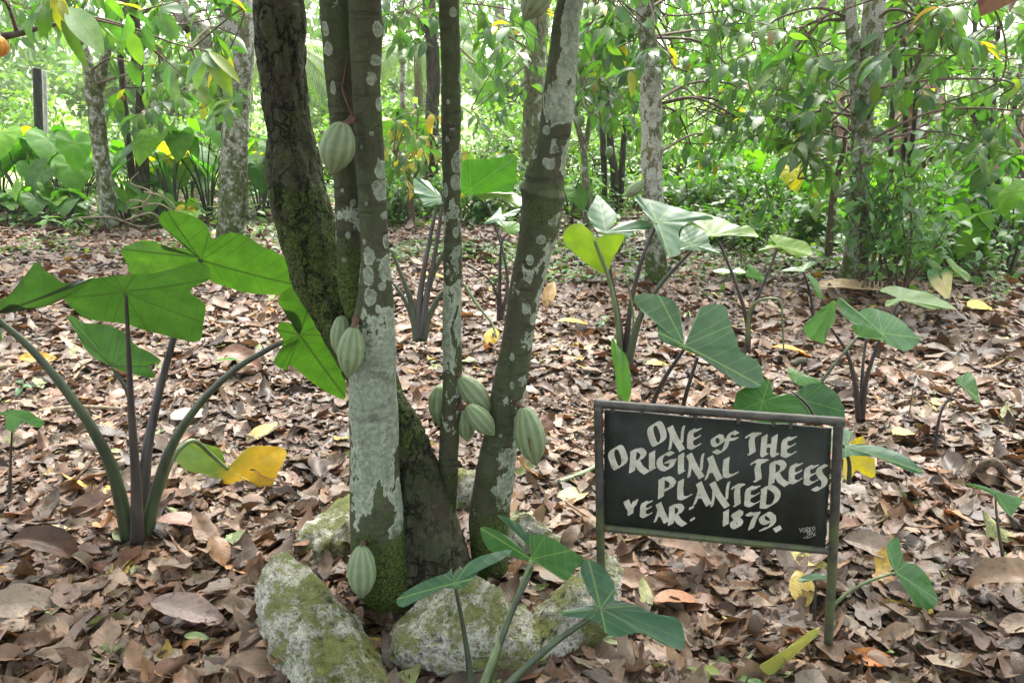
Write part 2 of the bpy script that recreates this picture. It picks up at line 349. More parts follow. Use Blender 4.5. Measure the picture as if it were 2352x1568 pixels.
# ---------------------------------------------------------------- traced taro leaves
R1 = (.342, 0, 0); R2 = (.342, 752.6, 0); R3 = (.342, 1552.3, 0); R4 = (.342, 0, 470.4); R5 = (.342, 752.6, 470.4); R6 = (.342, 1552.3, 470.4)
R7 = (.40024, 0, 940.8); R8 = (.44, 564.5, 1034.9); R9 = (.34015, 1552.3, 1034.9); RS = (.26, 1345.3, 893.8); R0 = (1, 0, 0)
def tx(R, p): return (p[0] * R[0] + R[1], p[1] * R[0] + R[2])
TG = [(.040, .125, .020), (.034, .105, .022), (.055, .150, .020), (.075, .185, .020)]
def blade(name, parent, R, a, out, Y, n=None, col=None, tip=None, bulge=.10, wave=.012, mat=None, col2=None, ax2=None, tilt=None, nring=7, m=72, label=None):
    """a heart-shaped blade: the outline's own plane through the stalk joint, then curved about it"""
    ax_, ay_ = tx(R, a); A = at(ax_, ay_, Y); d0 = ray(ax_, ay_).normalized()
    n = Vector(n if n else (.05, -.62, .68)).normalized()
    if abs(n.dot(d0)) < .34: n = (n - d0 * .5 * (1 if n.dot(d0) < 0 else -1)).normalized()
    P = []
    for p in out:
        x, y = tx(R, p); d = ray(x, y); t = (A - CAM).dot(n) / d.dot(n)
        q = CAM + d * t; v = q - A; lim = .75
        dd = (q.y - A.y)
        if abs(dd) > .28: q = at(x, y, A.y + math.copysign(.28 + .1 * math.tanh((abs(dd) - .28) / .3), dd))
        P.append(q)
    P = np.array([tuple(q) for q in P]); B = catmull(P, m, True); Aa = np.array(A)
    r = np.linspace(0, 1, nring + 1)[1:]
    nn = np.array(n); D = B - Aa; dl = np.linalg.norm(D, axis=1); Lm = dl.max()
    ti = int(np.argmax(dl)) if tip is None else int(np.argmin(np.linalg.norm(B - P[tip], axis=1)))
    T = D[ti] / dl[ti]; Sx = np.cross(T, nn); Sx /= np.linalg.norm(Sx)
    ang = np.linspace(0, 2 * math.pi, m, endpoint=False)
    ks = np.exp(-(np.minimum(np.arange(m), m - np.arange(m)) / 5.0) ** 2); ks /= ks.sum(); dls = np.real(np.fft.ifft(np.fft.fft(dl) * np.fft.fft(ks)))
    V = [Aa[None]]; ph = random.uniform(0, 6.28); ph2 = random.uniform(0, 6.28)
    for q in r:
        z = -bulge * (q * q) * dls + bulge * q * dls * .55
        wv = wave * min(1, Lm / .45); z = z + .7 * wv * q ** 2 * np.sin(5 * ang + ph) * (dl / Lm) + .25 * wv * q ** 3 * np.sin(12 * ang + ph2)
        V.append(Aa + D * q + nn[None] * z[:, None])
    V = np.vstack(V); nr = len(r)
    F = [(0, 1 + j, 1 + (j + 1) % m) for j in range(m)]
    for i in range(nr - 1):
        o = 1 + i * m
        F += [(o + j, o + m + j, o + m + (j + 1) % m, o + (j + 1) % m) for j in range(m)]
    rel = V - Aa; luv = np.stack([rel @ Sx / Lm, rel @ T / Lm], 1)
    c = np.array(col if col else jit(random.choice(TG), .1))
    Cc = np.tile(c, (len(V), 1))
    if col2 is not None:      # a leaf that is turning, from one side or the tip
        e = np.array(ax2 if ax2 else (0, 1)); f = np.clip((luv @ e) * 2.2 + .45, 0, 1)[:, None]; f = f * f * (3 - 2 * f)
        Cc = Cc * (1 - f) + np.array(col2) * f
    o = obj(name, V, F, mat or M_TARO, parent, {'luv': luv, 'Col': Cc})
    if label: o['label'] = label
    return o, A
def stalk(parent, R, pts, Ys, w0, w1, mat=None, name='stalk'):
    """a leaf stalk through pixel points at the given distances; widths in pixels at base and top"""
    P, rad = [], []; k = len(pts)
    for i, p in enumerate(pts):
        x, y = tx(R, p); Y = Ys[0] + (Ys[1] - Ys[0]) * i / (k - 1); P.append(at(x, y, Y))
        f = i / (k - 1); wv = w0 + (w1 - w0) * f ** .6; rad.append(.5 * wv * dep(x, y, Y) / FPX)
    V, F, a = tube(P, rad, 10, 8 * k); return obj(name, V, F, mat or M_STALK, parent, a)
def plant(label, px, py, group='taro plants on the leaf litter', Y=None, name='taro_plant', cat='plant'):
    g = gnd(px, py); return thing(name, label, cat, g, group)

# ---------------------------------------------------------------- generic taro for the far beds
def heart(m=40):
    t = np.linspace(-np.pi, np.pi, m, endpoint=False)      # 0 = tip
    a = np.abs(t)
    r = np.interp(a, [0, .25, .6, 1.1, 1.7, 2.2, 2.55, 2.8, 3.0, np.pi], [1.0, .80, .62, .56, .57, .62, .60, .46, .22, .10])
    return t, r
def taro_blade(parent, A, tdir, nrm, L, col, droop=.25, name='leaf', mat=None):
    t, r = heart(); m = len(t); T = np.array(tdir.normalized()); N_ = np.array((nrm - tdir * nrm.dot(tdir) / tdir.length_squared).normalized()); Sx = np.cross(T, N_)
    V = [np.array(A)[None]]; uv = [np.zeros((1, 2))]; ph = random.uniform(0, 6)
    for q in (.25, .5, .75, 1.0):
        x, y = np.sin(t) * r * q, np.cos(t) * r * q
        z = .12 * np.abs(x) - droop * (q * q) * (.5 * r * r + .5 * np.clip(y, 0, 1)) + .02 * q * np.sin(6 * t + ph)
        V.append(np.array(A) + L * (x[:, None] * Sx + y[:, None] * T + z[:, None] * N_)); uv.append(np.stack([x, y], 1))
    F = [(0, 1 + j, 1 + (j + 1) % m) for j in range(m)]
    for i in range(3):
        o = 1 + i * m; F += [(o + j, o + m + j, o + m + (j + 1) % m, o + (j + 1) % m) for j in range(m)]
    V = np.vstack(V); return obj(name, V, F, mat or M_TARO, parent, {'luv': np.vstack(uv), 'Col': np.tile(np.array(col), (len(V), 1))})
def taro_generic(label, loc, h=.8, nl=6, L=.36, group=None, yel=.0, name='taro_plant'):
    root = thing(name, label, 'plant', loc, group); b = Vector(loc)
    for i in range(nl):
        az = i * 2.4 + random.uniform(-.4, .4); out = random.uniform(.18, .55) * h; z = h * random.uniform(.65, 1.1)
        dirh = Vector((math.cos(az), math.sin(az), 0)); top = b + dirh * out + Vector((0, 0, z))
        mid = b + dirh * out * .35 + Vector((0, 0, z * .55))
        V, F, a = tube([b + dirh * .02 - Vector((0, 0, .03)), mid, top], [.014, .010, .005], 6, 8); obj('stalk', V, F, random.choice([M_STALK, M_STALK_DARK]), root, a)
        td = (dirh * random.uniform(.5, 1) + Vector((0, 0, -random.uniform(.2, .9))) + rv(.25)); nn = Vector((0, 0, 1)) + dirh * .6 + rv(.3)
        col = jit(random.choice(TG), .2) if random.random() > yel else jit((.35, .30, .03))
        taro_blade(root, top, td, nn, L * random.uniform(.7, 1.2), (col[0] * 1.5, col[1] * 1.35, col[2]), random.uniform(.1, .4), mat=M_TAROFAR)
    return root
# ================================================================ ground
def ground():
    xs = np.unique(np.concatenate([np.linspace(-9, 9, 150), [-400, -150, -60, -30, -18, -12, 12, 18, 30, 60, 150, 400]]))
    ys = np.unique(np.concatenate([np.linspace(-2, 13, 140), [-60, -20, -8, 15, 18, 24, 32, 45, 70, 120, 250, 600]]))
    V = [(x, y, hgt(x, y) if abs(x) < 9.5 and -2.5 < y < 13.5 else 0.0) for y in ys for x in xs]
    nx = len(xs); F = [(j * nx + i, j * nx + i + 1, (j + 1) * nx + i + 1, (j + 1) * nx + i) for j in range(len(ys) - 1) for i in range(nx - 1)]
    M = NT('forest_floor_and_field'); o = M.pos()
    sp = M.n('SeparateXYZ'); M.set(sp.inputs[0], o)
    n1 = M.noise(o, 22, 8, .7); n2 = M.noise(o, 5, 4); n3 = M.noise(o, 90, 4)
    soil = M.mix(M.ss(n1, .3, .7), (.030, .020, .013), (.15, .10, .07)); soil = M.mix(M.ss(n3, .55, .75), soil, (.26, .20, .155))
    gr = M.mix(M.ss(n2, .3, .7), (.24, .34, .09), (.46, .50, .22)); gr = M.mix(M.ss(n3, .4, .7), gr, (.22, .32, .08))
    edge = M.math('ADD', sp.outputs[1], M.math('MULTIPLY', n2, 2.0))
    c = M.mix(M.ss(edge, 12.6, 14.2), soil, gr)
    bm = M.n('Bump', None, Strength=.9, Distance=.02, Height=n1)
    p = M.n('BsdfPrincipled', None, Base_Color=c, Roughness=.9, Normal=bm); p.inputs['Specular IOR Level'].default_value = .15
    g = obj('ground', V, F, M.finish(p)); tag(g, 'brown forest floor running into a pale sunlit grass field', None, None, 'structure')
ground()

# ================================================================ far trees beyond the field
M_FAR = leaf_material('far_tree_leaf', rough=.5, trans=.4, vein=0)
def far_tree(loc, h, r, label, seed):
    random.seed(seed); root = thing('field_tree', label, 'tree', loc, 'trees beyond the field'); b = Vector(loc)
    V, F, a = tube([b - Vector((0, 0, .1)), b + Vector((.2, 0, h * .3)), b + Vector((0, .2, h * .75))], [r * .09, r * .07, r * .02], 8, 10); obj('trunk', V, F, M_TWIG, root, a)
    B = Batch('ovate', 3, 3)
    for k in range(36):
        v = rv(); v = v.normalized() * random.uniform(.3, 1) ** .6
        c = b + Vector((v.x * r, v.y * r, h * .47 + v.z * h * .46)); rr = r * random.uniform(.22, .4)
        for i in range(70):
            q = c + rv().normalized() * rr * random.uniform(.5, 1); d = (rv() + Vector((0, 0, -.5))).normalized()
            B.add(q, d, Vector((0, 0, 1)) + rv(.8), random.uniform(.45, .9), random.uniform(.22, .4), jit(random.choice([(.10, .17, .05), (.13, .20, .06), (.08, .15, .05)])), .6, .2)
    B.build('crown', M_FAR, root)
FT = [(-26, 40, 11, 5.5), (-17, 52, 13, 6.5), (-9, 46, 12, 6), (-1, 58, 14, 7), (8, 50, 12, 6.5), (16, 44, 12, 6), (26, 52, 13, 7), (34, 46, 12, 6.5), (-34, 54, 14, 7)]
for i, (x, y, h, r) in enumerate(FT):
    far_tree((x, y, 0), h, r, 'pale hazy tree standing far across the sunlit field', 100 + i)
random.seed(8)
def palm(loc, h, label, nf=16, L=2.6):
    root = thing('palm_tree', label, 'palm', loc); b = Vector(loc); top = b + Vector((.1, 0, h))
    V, F, a = tube([b - Vector((0, 0, .1)), b + Vector((.1, 0, h * .5)), top], [.16, .12, .10], 10, 16); obj('trunk', V, F, M_TWIG, root, a)
    for k in range(nf):
        az = k * 2.4; d = Vector((math.cos(az), math.sin(az), random.uniform(.1, .8))).normalized(); p = top.copy(); pts = [p.copy()]
        for i in range(8):
            d = (d + Vector((0, 0, -.22))).normalized(); p = p + d * L / 8; pts.append(p.copy())
        B = Batch('lance', 4, 3); cv = catmull([tuple(q) for q in pts], 40)
        for i in range(4, 40):
            t = Vector(cv[min(39, i + 1)] - cv[i - 1]).normalized(); sd_ = t.cross(Vector((0, 0, 1))).normalized()
            for sg in (-1, 1):
                B.add(cv[i], (t * .6 + sd_ * sg + Vector((0, 0, -.35))), Vector((0, 0, 1)), .55 * math.sin(math.pi * (i / 44)) ** .5 + .1, .05, jit((.10, .15, .05)), .7, .3)
        V1, F1, a1 = B.arrays(); V2, F2, a2 = tube(pts, [.02, .012, .004], 5, 12); a2['Col'] = np.tile((.12, .13, .05), (len(V2), 1))
        V, F, a = join([(V1, F1, a1), (V2, F2, a2)]); obj('frond', V, F, M_FAR, root, a)
palm((-5.6, 19, 0), 2.4, 'palm with long drooping fronds at the field edge')
palm((-2.6, 22, 0), 2.6, 'smaller feathery palm seen between the middle trunks', 14, 2.3)

# ================================================================ shrubs of the hedge line
def shrub(loc, w, h, n, label, name='hedge_shrub', cat='shrub', group='shrubs along the far edge of the grove', size=.075, cols=None, seed=0, depth=None, prof='ovate', lo=.08):
    random.seed(seed); root = thing(name, label, cat, loc, group); b = Vector(loc); depth = depth or w * .7
    st = []; B = Batch(prof, 4, 3)
    for k in range(max(5, n // 45)):
        e = b + Vector((random.uniform(-1, 1) * w * .5, random.uniform(-1, 1) * depth * .5, h * random.uniform(.45, 1.0) * (1 - .25 * random.random())))
        s0 = b + Vector((random.uniform(-.3, .3) * w, random.uniform(-.2, .2) * depth, -.03)); m = s0.lerp(e, .5) + rv(.08)
        st.append(tube([s0, m, e], [.011, .008, .003], 5, 8, False)); cv = catmull([tuple(s0), tuple(m), tuple(e)], 24)
        for i in range(45):
            j = int(24 * random.uniform(lo, 1) ** .8) - 1; q = Vector(cv[max(0, j)]) + rv(1).normalized() * random.uniform(.02, .26) * (.6 + .4 * w)
            if q.z < .03: q.z = .03 + random.random() * .1
            d = Vector((random.uniform(-1, 1), random.uniform(-1, 1), random.uniform(-.8, .3))); l = size * random.uniform(.6, 1.4)
            B.add(q, d, Vector((0, 0, 1)) + rv(.5), l, l * .55, jit(random.choice(cols or GREENS), .25), random.uniform(.1, .9), .25)
    V, F, a = join(st); obj('stem', V, F, M_TWIG, root, a); B.build('foliage', M_SMALL, root)
    return root
HC = [(.085, .17, .03), (.10, .19, .03), (.06, .14, .03), (.13, .21, .035)]
HS = [(-6.9, 12.4, 2.0, 1.5), (-5.5, 12.8, 1.9, 1.35), (-4.2, 12.3, 1.8, 1.45), (-3.0, 13.0, 1.7, 1.25), (-1.9, 12.6, 1.6, 1.15), (-.6, 13.2, 1.7, 1.1), (.5, 12.7, 1.6, 1.25), (1.7, 13.1, 1.7, 1.05), (2.9, 12.8, 1.7, 1.1), (4.3, 12.6, 1.8, 1.2), (5.7, 12.9, 1.9, 1.35), (7.0, 12.4, 2.0, 1.5)]
HL = ['tall bright hedge shrub behind the dark fence post', 'bright hedge shrub just right of the dark fence post', 'dense hedge shrub behind the forked pale tree', 'yellow green hedge shrub behind the broad pale trunk', 'low hedge shrub seen past the old mossy stem',
      'clipped looking hedge shrub behind the slender pale trunk', 'rounded hedge shrub between the thin stem and the scarred trunk', 'low hedge shrub right of the scarred trunk', 'loose hedge shrub behind the thin forked saplings', 'hedge shrub behind the white mossy trunk at right of centre', 'hedge shrub behind the dark sapling stems', 'tall hedge shrub at the far right edge']
for i, ((x, y, ww, hh), lb) in enumerate(zip(HS, HL)):
    shrub((x, y, 0), ww * 1.15, hh * 1.05, 2200, lb, seed=200 + i, cols=HC, size=.085)
for i in range(13):       # a second, taller and paler row standing out in the field
    x = -13 + i * 2.2 + random.uniform(-.5, .5); y = random.uniform(16, 21)
    shrub((x, y, 0), random.uniform(2.4, 3.2), random.uniform(.9, 1.9), 1300, 'pale bush standing in the sunlit field beyond the hedge', 'field_bush', 'bush', 'bushes in the field beyond the hedge', .17, [(.13, .22, .06), (.17, .26, .07), (.11, .19, .06)], 250 + i)
random.seed(270)
fb0 = None
for i in range(17):       # bushes closing the far side of the field
    x = -34 + i * 4.2 + random.uniform(-1, 1); y = random.uniform(29, 38)
    if fb0 is None: fb0 = shrub((x, y, 0), 5.5, 4.6, 1700, 'pale bush closing the far side of the field', 'field_bush', 'bush', 'bushes closing the far side of the field', .42, [(.12, .19, .07), (.15, .22, .08), (.10, .17, .06)], 271, 3.0); fb = fb0
    else: fb = copy_tree(fb0); fb.location = (x, y, 0); fb.rotation_euler.z = random.uniform(-.5, .5) + (math.pi if i % 2 else 0); k_ = random.uniform(.75, 1.25); fb.scale = (k_, k_, k_ * random.uniform(.8, 1.1))
# undergrowth at the foot of the hedge: nobody could count it
def undergrowth(name, label, rects, n, size, cols, zmax, seed):
    random.seed(seed); B = Batch('ovate', 4, 3)
    for i in range(n):
        x0, x1, y0, y1 = random.choice(rects); x, y = random.uniform(x0, x1), random.uniform(y0, y1)
        cl = noise.noise(Vector((x * .9, y * .9, 7)))
        if cl < -.12: continue
        d = Vector((random.uniform(-1, 1), random.uniform(-1, 1), random.uniform(-.3, .4))); l = size * random.uniform(.5, 1.4)
        B.add((x, y, hgt(x, y) + random.random() ** 1.6 * zmax * (.5 + cl)), d, Vector((0, 0, 1)) + rv(.45), l, l * .6, jit(random.choice(cols), .25), .6, .25)
    o = B.build(name, M_SMALL); tag(o, label, 'undergrowth', None, 'stuff')
undergrowth('undergrowth', 'low green weeds covering the ground under the far trees', [(-7, -2.2, 8.8, 12), (-2.2, 2.5, 7.9, 12), (2.2, 8, 6.5, 12), (2.2, 8, 6.5, 9)], 13000, .080, GREENS + HC, .42, 31)
undergrowth('ground_weeds', 'small weeds sprouting through the leaf litter', [(-3.6, -.4, 6.8, 9), (-1.3, 1.2, 6.2, 8), (-1.3, 1.2, 6.2, 8), (1.4, 5.5, 5.6, 7.8), (-1.3, 2.0, 6.4, 8.2), (-5, -1.6, 7.4, 9)], 7500, .06, [(.09, .18, .04), (.12, .20, .05), (.06, .14, .04)], .11, 32)

# ================================================================ trees of the grove
def trunk_part(root, path, Y, mat, name='trunk', lich=.5, moss=.2, seg=14, ns=None, rough=.06):
    """path: (px, py, width px)"""
    P = [at(x, y, Y if not isinstance(Y, (list, tuple)) else Y[i]) for i, (x, y, wd) in enumerate(path)]
    Rr = [.5 * wd * dep(x, y, Y if not isinstance(Y, (list, tuple)) else Y[i]) / FPX for i, (x, y, wd) in enumerate(path)]
    so = random.uniform(0, 50)
    def disp(V, D, r):
        o = np.empty(V.shape[:2])
        for i in range(V.shape[0]):
            for j in range(V.shape[1]):
                p = Vector(V[i, j]); o[i, j] = noise.fractal(Vector((p.x * 9 + so, p.y * 9, p.z * 5)), 1.0, 2.0, 3) * r[i] * rough * 2.2
        return V + D * o[..., None]
    k = len(path); fi = lambda v, i: float(np.interp(i / (k - 1), np.linspace(0, 1, len(v)), v)) if isinstance(v, (list, tuple)) else v
    ex = [(fi(lich, i), fi(moss, i), 0) for i in range(k)]
    V, F, a = tube(P, Rr, seg, ns or 10 * k, True, disp, ex)
    return obj(name, V, F, mat, root, a), P, Rr
def extend_up(path, x=None, y=-700, f=.6):
    a, b = path[-2], path[-1]
    return path + [(x if x is not None else b[0] + (b[0] - a[0]) / max(1, a[1] - b[1]) * (b[1] - y) * .7, y, b[2] * f)]
def crown(root, anchors, sprays, size=.24, py=.03, nl=(6, 9), mat=None, per=5):
    """sprays: list of points; each bunch of neighbours is carried by one thin branch from the nearest trunk point"""
    B = Batch('cacao', 6, 3); tw = []
    S_ = [Vector(p) for p in sprays]; random.shuffle(S_)
    while S_:
        s0 = S_.pop(); S_.sort(key=lambda q: (q - s0).length); grp = [s0] + S_[:per - 1]; S_ = S_[per - 1:]
        a = min(anchors, key=lambda q: (q - s0).length + .6 * abs(q.z - s0.z - .2)); grp.sort(key=lambda q: (q - a).length)
        prev = a
        pts = [a, a.lerp(grp[0], .5) + Vector((0, 0, .12)) + rv(.06)] + grp
        if len(pts) > 2: tw.append(tube(pts, [.014, .010] + list(np.linspace(.008, .003, len(grp))), 5, 5 * len(pts), False))
        for q in grp:
            d = Vector((random.uniform(-1, 1), random.uniform(-1, 1), random.uniform(-.3, .35)))
            spray(B, q, d, random.uniform(.28, .6), random.randint(*nl), size, tw, .6, py)
    V, F, a = join(tw); obj('branch', V, F, M_TWIG, root, a)
    return B.build('crown', mat or M_CACAO, root)
def pts_rect(rects):
    out = []
    for (x0, y0, x1, y1, Ya, Yb, n) in rects:
        for i in range(n): out.append(at(random.uniform(x0, x1), random.uniform(y0, y1), random.uniform(Ya, Yb)))
    return out
def pts_dome(c, r, z0, z1, n):
    out = []
    for i in range(n):
        a = random.uniform(0, 6.283); q = r * math.sqrt(random.random()); out.append(Vector((c.x + q * math.cos(a), c.y + q * math.sin(a), random.uniform(z0, z1))))
    return out
def pod(parent, top, bot, wpx, Y, mat, stalk_to=None, name='pod', Yb=None, nseg=40, nr=30, seed=0):
    a, b = at(*top, Y), at(*bot, Yb or Y); ax = b - a; L = ax.length; t = ax.normalized(); r0 = .5 * wpx * dep(*top, Y) / FPX
    s1 = t.cross(Vector((0, 1, 0.01))).normalized(); s2 = t.cross(s1); V = []; u = np.linspace(0, 1, nr)
    prof = np.interp(u, [0, .03, .09, .2, .35, .5, .65, .8, .9, .97, 1], [.22, .44, .60, .81, .96, 1, .92, .66, .36, .15, .02]); th = np.linspace(0, 2 * math.pi, nseg, endpoint=False)
    for i in range(nr):
        for k in range(nseg):
            rg = 1 + .045 * math.cos(10 * th[k]) * math.sin(math.pi * u[i]) ** .5 - .03 * max(0, math.cos(5 * th[k])) ** 4
            p0 = a + t * (u[i] * L); q = (s1 * math.cos(th[k]) + s2 * math.sin(th[k]))
            w_ = 1 + .04 * noise.noise((p0 + q * r0) * 70) + .03 * noise.noise((p0 + q * r0) * 30 + Vector((seed, 0, 0)))
            V.append(p0 + q * (r0 * prof[i] * rg * w_))
    I = np.arange(nr * nseg).reshape(nr, nseg); J = np.roll(I, -1, 1)
    F = [tuple(f) for f in np.stack([I[:-1], J[:-1], J[1:], I[1:]], -1).reshape(-1, 4)] + [tuple(I[0][::-1]), tuple(I[-1])]
    luv = np.stack([np.tile(th, nr), np.repeat(u, nseg)], 1)
    o = obj(name, [tuple(v) for v in V], F, mat, parent, {'luv': luv})
    if stalk_to is not None:
        Vv, Ff, aa = tube([stalk_to, stalk_to.lerp(a, .5) + Vector((0, 0, -.004)), a + t * .006], [.011, .008, .009], 8, 10); obj('stalk', Vv, Ff, M_PODSTALK, o, aa)
    return o
def pod_material(name, c1, c2, spot=.5):
    M = NT(name); o = M.pos(); sp = M.n('SeparateXYZ'); M.set(sp.inputs[0], M.attr('luv').outputs[1])
    g = M.math('ADD', M.math('MULTIPLY', M.math('COSINE', M.math('MULTIPLY', sp.outputs[0], 10.0)), .5), .5)
    n1 = M.noise(o, 45, 5, .65); n2 = M.noise(o, 190, 3); c = M.mix(M.ss(M.math('ADD', M.math('MULTIPLY', g, .4), M.math('MULTIPLY', n1, .75)), .32, .85), c1, c2)
    sc = M.math('MULTIPLY', M.ss(M.noise(M.pos((1, 1, .3)), 34, 5, .7), .60, .68), M.ss(g, .65, .2)); c = M.mix(M.math('MULTIPLY', sc, spot), c, (.10, .055, .025))
    c = M.mix(M.math('MULTIPLY', M.ss(n2, .6, .75), .25), c, (.07, .09, .03))
    bm = M.n('Bump', None, Strength=.35, Distance=.003, Height=M.math('ADD', n2, M.math('MULTIPLY', n1, .8)))
    p = M.n('BsdfPrincipled', None, Base_Color=c, Roughness=.55, Normal=bm); p.inputs['Specular IOR Level'].default_value = .35
    return M.finish(p)
M_POD = pod_material('pale_green_pod', (.125, .175, .080), (.205, .265, .140), .9)
M_POD2 = pod_material('blemished_green_pod', (.120, .17, .082), (.20, .25, .135), 1.0)
M_PODY = pod_material('orange_pod', (.45, .17, .02), (.62, .30, .03), .5)
M_PODSTALK = simple('pod_stalk', (.10, .055, .035), .8, 60, .3, .4)
def grove_tree(label, paths, Y, mat, rects, dome=None, lich=.5, moss=.3, size=.205, py=.03, name='cacao_tree', seed=0, seg=14, group=None, top=True, per=5, low=None):
    random.seed(seed); b = paths[0][0]; base = at(b[0], b[1], Y); base.z = 0.0
    root = thing(name, label, 'tree', base, group); anch = []
    for pth in paths:
        if top and pth[-1][1] <= 15: pth = extend_up(pth)
        l_ = lich; o, P, Rr = trunk_part(root, pth, Y, mat, 'trunk', lich, moss, seg); cv = catmull([tuple(p) for p in P], 14); anch += [Vector(q) for q in cv[5:]]
    sp = pts_rect(rects)
    if dome: sp += pts_dome(base + Vector((dome[0], dome[1], 0)), dome[2], dome[3], dome[4], dome[5])
    if sp: crown(root, anch, sp, size, py, per=per)
    return root
G = 'trees of the cacao grove'
YB = lambda py: gy(py)
b1 = grove_tree('pale cacao tree forking low into two arms near the left edge', [[(256, 532, 42), (250, 500, 38), (240, 420, 35), (226, 300, 34), (216, 215, 40), (214, 190, 36), (198, 140, 24), (182, 85, 20), (150, 10, 18)], [(222, 215, 28), (238, 150, 21), (252, 85, 20), (276, 20, 23), (285, 0, 22)]], YB(525), M_FARBARK,
   [(60, -60, 330, 90, 7, 8.8, 18), (20, 0, 200, 60, 6.5, 8.5, 6), (280, 60, 480, 240, 6.8, 8.2, 8)], (0, .6, 2.0, 2.5, 3.7, 26), [.50] * 9, .56, seed=1, group=G)
b2 = grove_tree('broad lichened tree with a leaning second stem left of the old stem', [[(530, 552, 66), (531, 500, 60), (535, 400, 58), (540, 300, 60), (545, 200, 64), (548, 100, 68), (543, 0, 76)], [(510, 300, 26), (504, 240, 30), (490, 170, 36), (470, 90, 36), (435, 40, 42), (405, 0, 44)], [(566, 500, 14), (563, 400, 13), (557, 300, 13), (552, 230, 10)]], YB(548), M_FARBARK,
   [(430, 10, 560, 240, 6.4, 7.8, 8), (330, -60, 560, 60, 6.4, 8, 7)], (0, .8, 2.0, 2.5, 3.7, 26), .52, [.62, .6, .54, .5, .46, .4], seed=2, group=G)
b3 = grove_tree('dark thin triple stemmed sapling behind the forked pale tree', [[(330, 480, 24), (318, 330, 18), (322, 200, 18), (318, 100, 17), (310, 0, 17)], [(312, 470, 18), (295, 330, 16), (282, 200, 15), (272, 60, 14), (270, 0, 14)], [(338, 470, 20), (328, 280, 15), (316, 180, 13), (300, 90, 12), (296, 0, 12)]], 9.4, M_DARKBARK,
   [(280, 20, 480, 260, 8.4, 9.6, 16), (250, -40, 420, 60, 8.4, 9.6, 8)], None, 0, 0, seed=3, group=G, seg=10)
b5 = grove_tree('slender pale trunk seen between the twin and thin stems', [[(930, 480, 13), (926, 340, 13), (924, 200, 13), (925, 90, 12), (922, 0, 12)]], 11, M_FARBARK,
   [(890, 0, 1010, 130, 8.5, 10.5, 12), (880, 230, 1010, 390, 9, 10.5, 12)], None, .5, .2, seed=4, group=G, seg=8, py=.12)
b6 = grove_tree('stout far trunk with a reddish brown torn scar', [[(1215, 500, 52), (1218, 400, 48), (1222, 300, 46), (1226, 200, 48), (1232, 100, 50), (1240, 0, 50)]], 10.6, M_FARBARK,
   [(1060, -20, 1260, 120, 7.2, 9.8, 26), (1080, 130, 1210, 260, 9.4, 10.6, 10), (860, -20, 1010, 120, 9, 11, 8)], None, .3, .50, seed=5, group=G)
b6b = grove_tree('dark ridged trunk just left of the thin upright stem', [[(988, 500, 34), (992, 300, 32), (996, 180, 32), (990, 60, 30), (985, 0, 30)]], 10.2, M_DARKBARK, [(880, -40, 1010, 60, 8, 10, 9)], None, 0, 0, seed=55, group=G)
b7 = grove_tree('thin forked sapling right of the lichened leaning stem', [[(1350, 520, 22), (1345, 420, 18), (1340, 345, 16), (1330, 300, 14), (1322, 260, 13), (1338, 200, 13), (1344, 100, 12), (1348, 0, 12)], [(1342, 345, 14), (1356, 270, 13), (1366, 200, 12), (1362, 120, 12), (1366, 0, 11)]], 9.0, M_FARBARK,
   [(1300, -40, 1480, 150, 6.8, 9.4, 28), (1340, 130, 1470, 300, 7.6, 9.2, 14)], None, .35, .2, seed=6, group=G, seg=10)
b8 = grove_tree('dark clustered cacao stems behind the white mossy trunk', [[(1412, 490, 24), (1412, 400, 20), (1402, 330, 17), (1398, 200, 15), (1392, 60, 14), (1390, 0, 14)], [(1424, 480, 18), (1430, 360, 14), (1440, 260, 14), (1460, 160, 12), (1478, 60, 10)], [(1390, 480, 14), (1386, 350, 14), (1380, 250, 12), (1372, 120, 10)]], 9.8, M_DARKBARK,
   [(1370, 40, 1480, 330, 8.4, 9.8, 14)], None, 0, 0, seed=7, group=G, seg=10)
b9 = grove_tree('straight slim trunk speckled white and mossy right of centre', [[(1515, 655, 58), (1508, 610, 50), (1504, 500, 46), (1498, 400, 46), (1495, 200, 48), (1488, 100, 44), (1480, 0, 42)]], YB(648), M_FARBARK,
   [(1500, -60, 1720, 160, 6.2, 9.2, 38), (1520, 130, 1760, 360, 6.8, 10, 46), (1380, -40, 1500, 60, 5.8, 8, 9)], None, .55, [.75, .65, .45, .35, .58, .6, .5], seed=8, py=.012, size=.185, group=G)
b10 = grove_tree('white lichened tree with a second dark stem behind the leafy bush', [[(1958, 672, 74), (1966, 600, 56), (1975, 500, 46), (1976, 400, 42), (1980, 300, 44), (1990, 200, 48), (2000, 100, 50), (2008, 0, 50)], [(1968, 420, 30), (1972, 320, 32), (1966, 200, 30), (1960, 100, 28), (1952, 0, 26)]], YB(665), M_FARBARK,
   [(1700, -60, 1960, 140, 6, 9.2, 38), (1740, 130, 1930, 350, 6.2, 9.6, 38), (2030, -60, 2330, 140, 5.6, 8.6, 38), (2080, 130, 2380, 360, 6, 9.6, 40)], None, .55, [.7, .62, .5, .5, .58, .5, .4, .45], seed=9, py=.012, size=.185, group=G)
b11 = grove_tree('cluster of three dark slender stems right of the white lichened tree', [[(2048, 420, 13), (2046, 330, 12), (2050, 250, 12), (2058, 120, 12), (2062, 0, 11)], [(2070, 420, 13), (2082, 250, 12), (2090, 160, 11), (2098, 60, 11), (2102, 0, 10)], [(2080, 420, 13), (2098, 300, 12), (2106, 200, 11), (2116, 90, 11), (2122, 0, 10)]], 7.2, M_DARKBARK,
   [(2040, 0, 2200, 130, 5.6, 7, 14)], None, 0, 0, seed=10, group=G, seg=8)
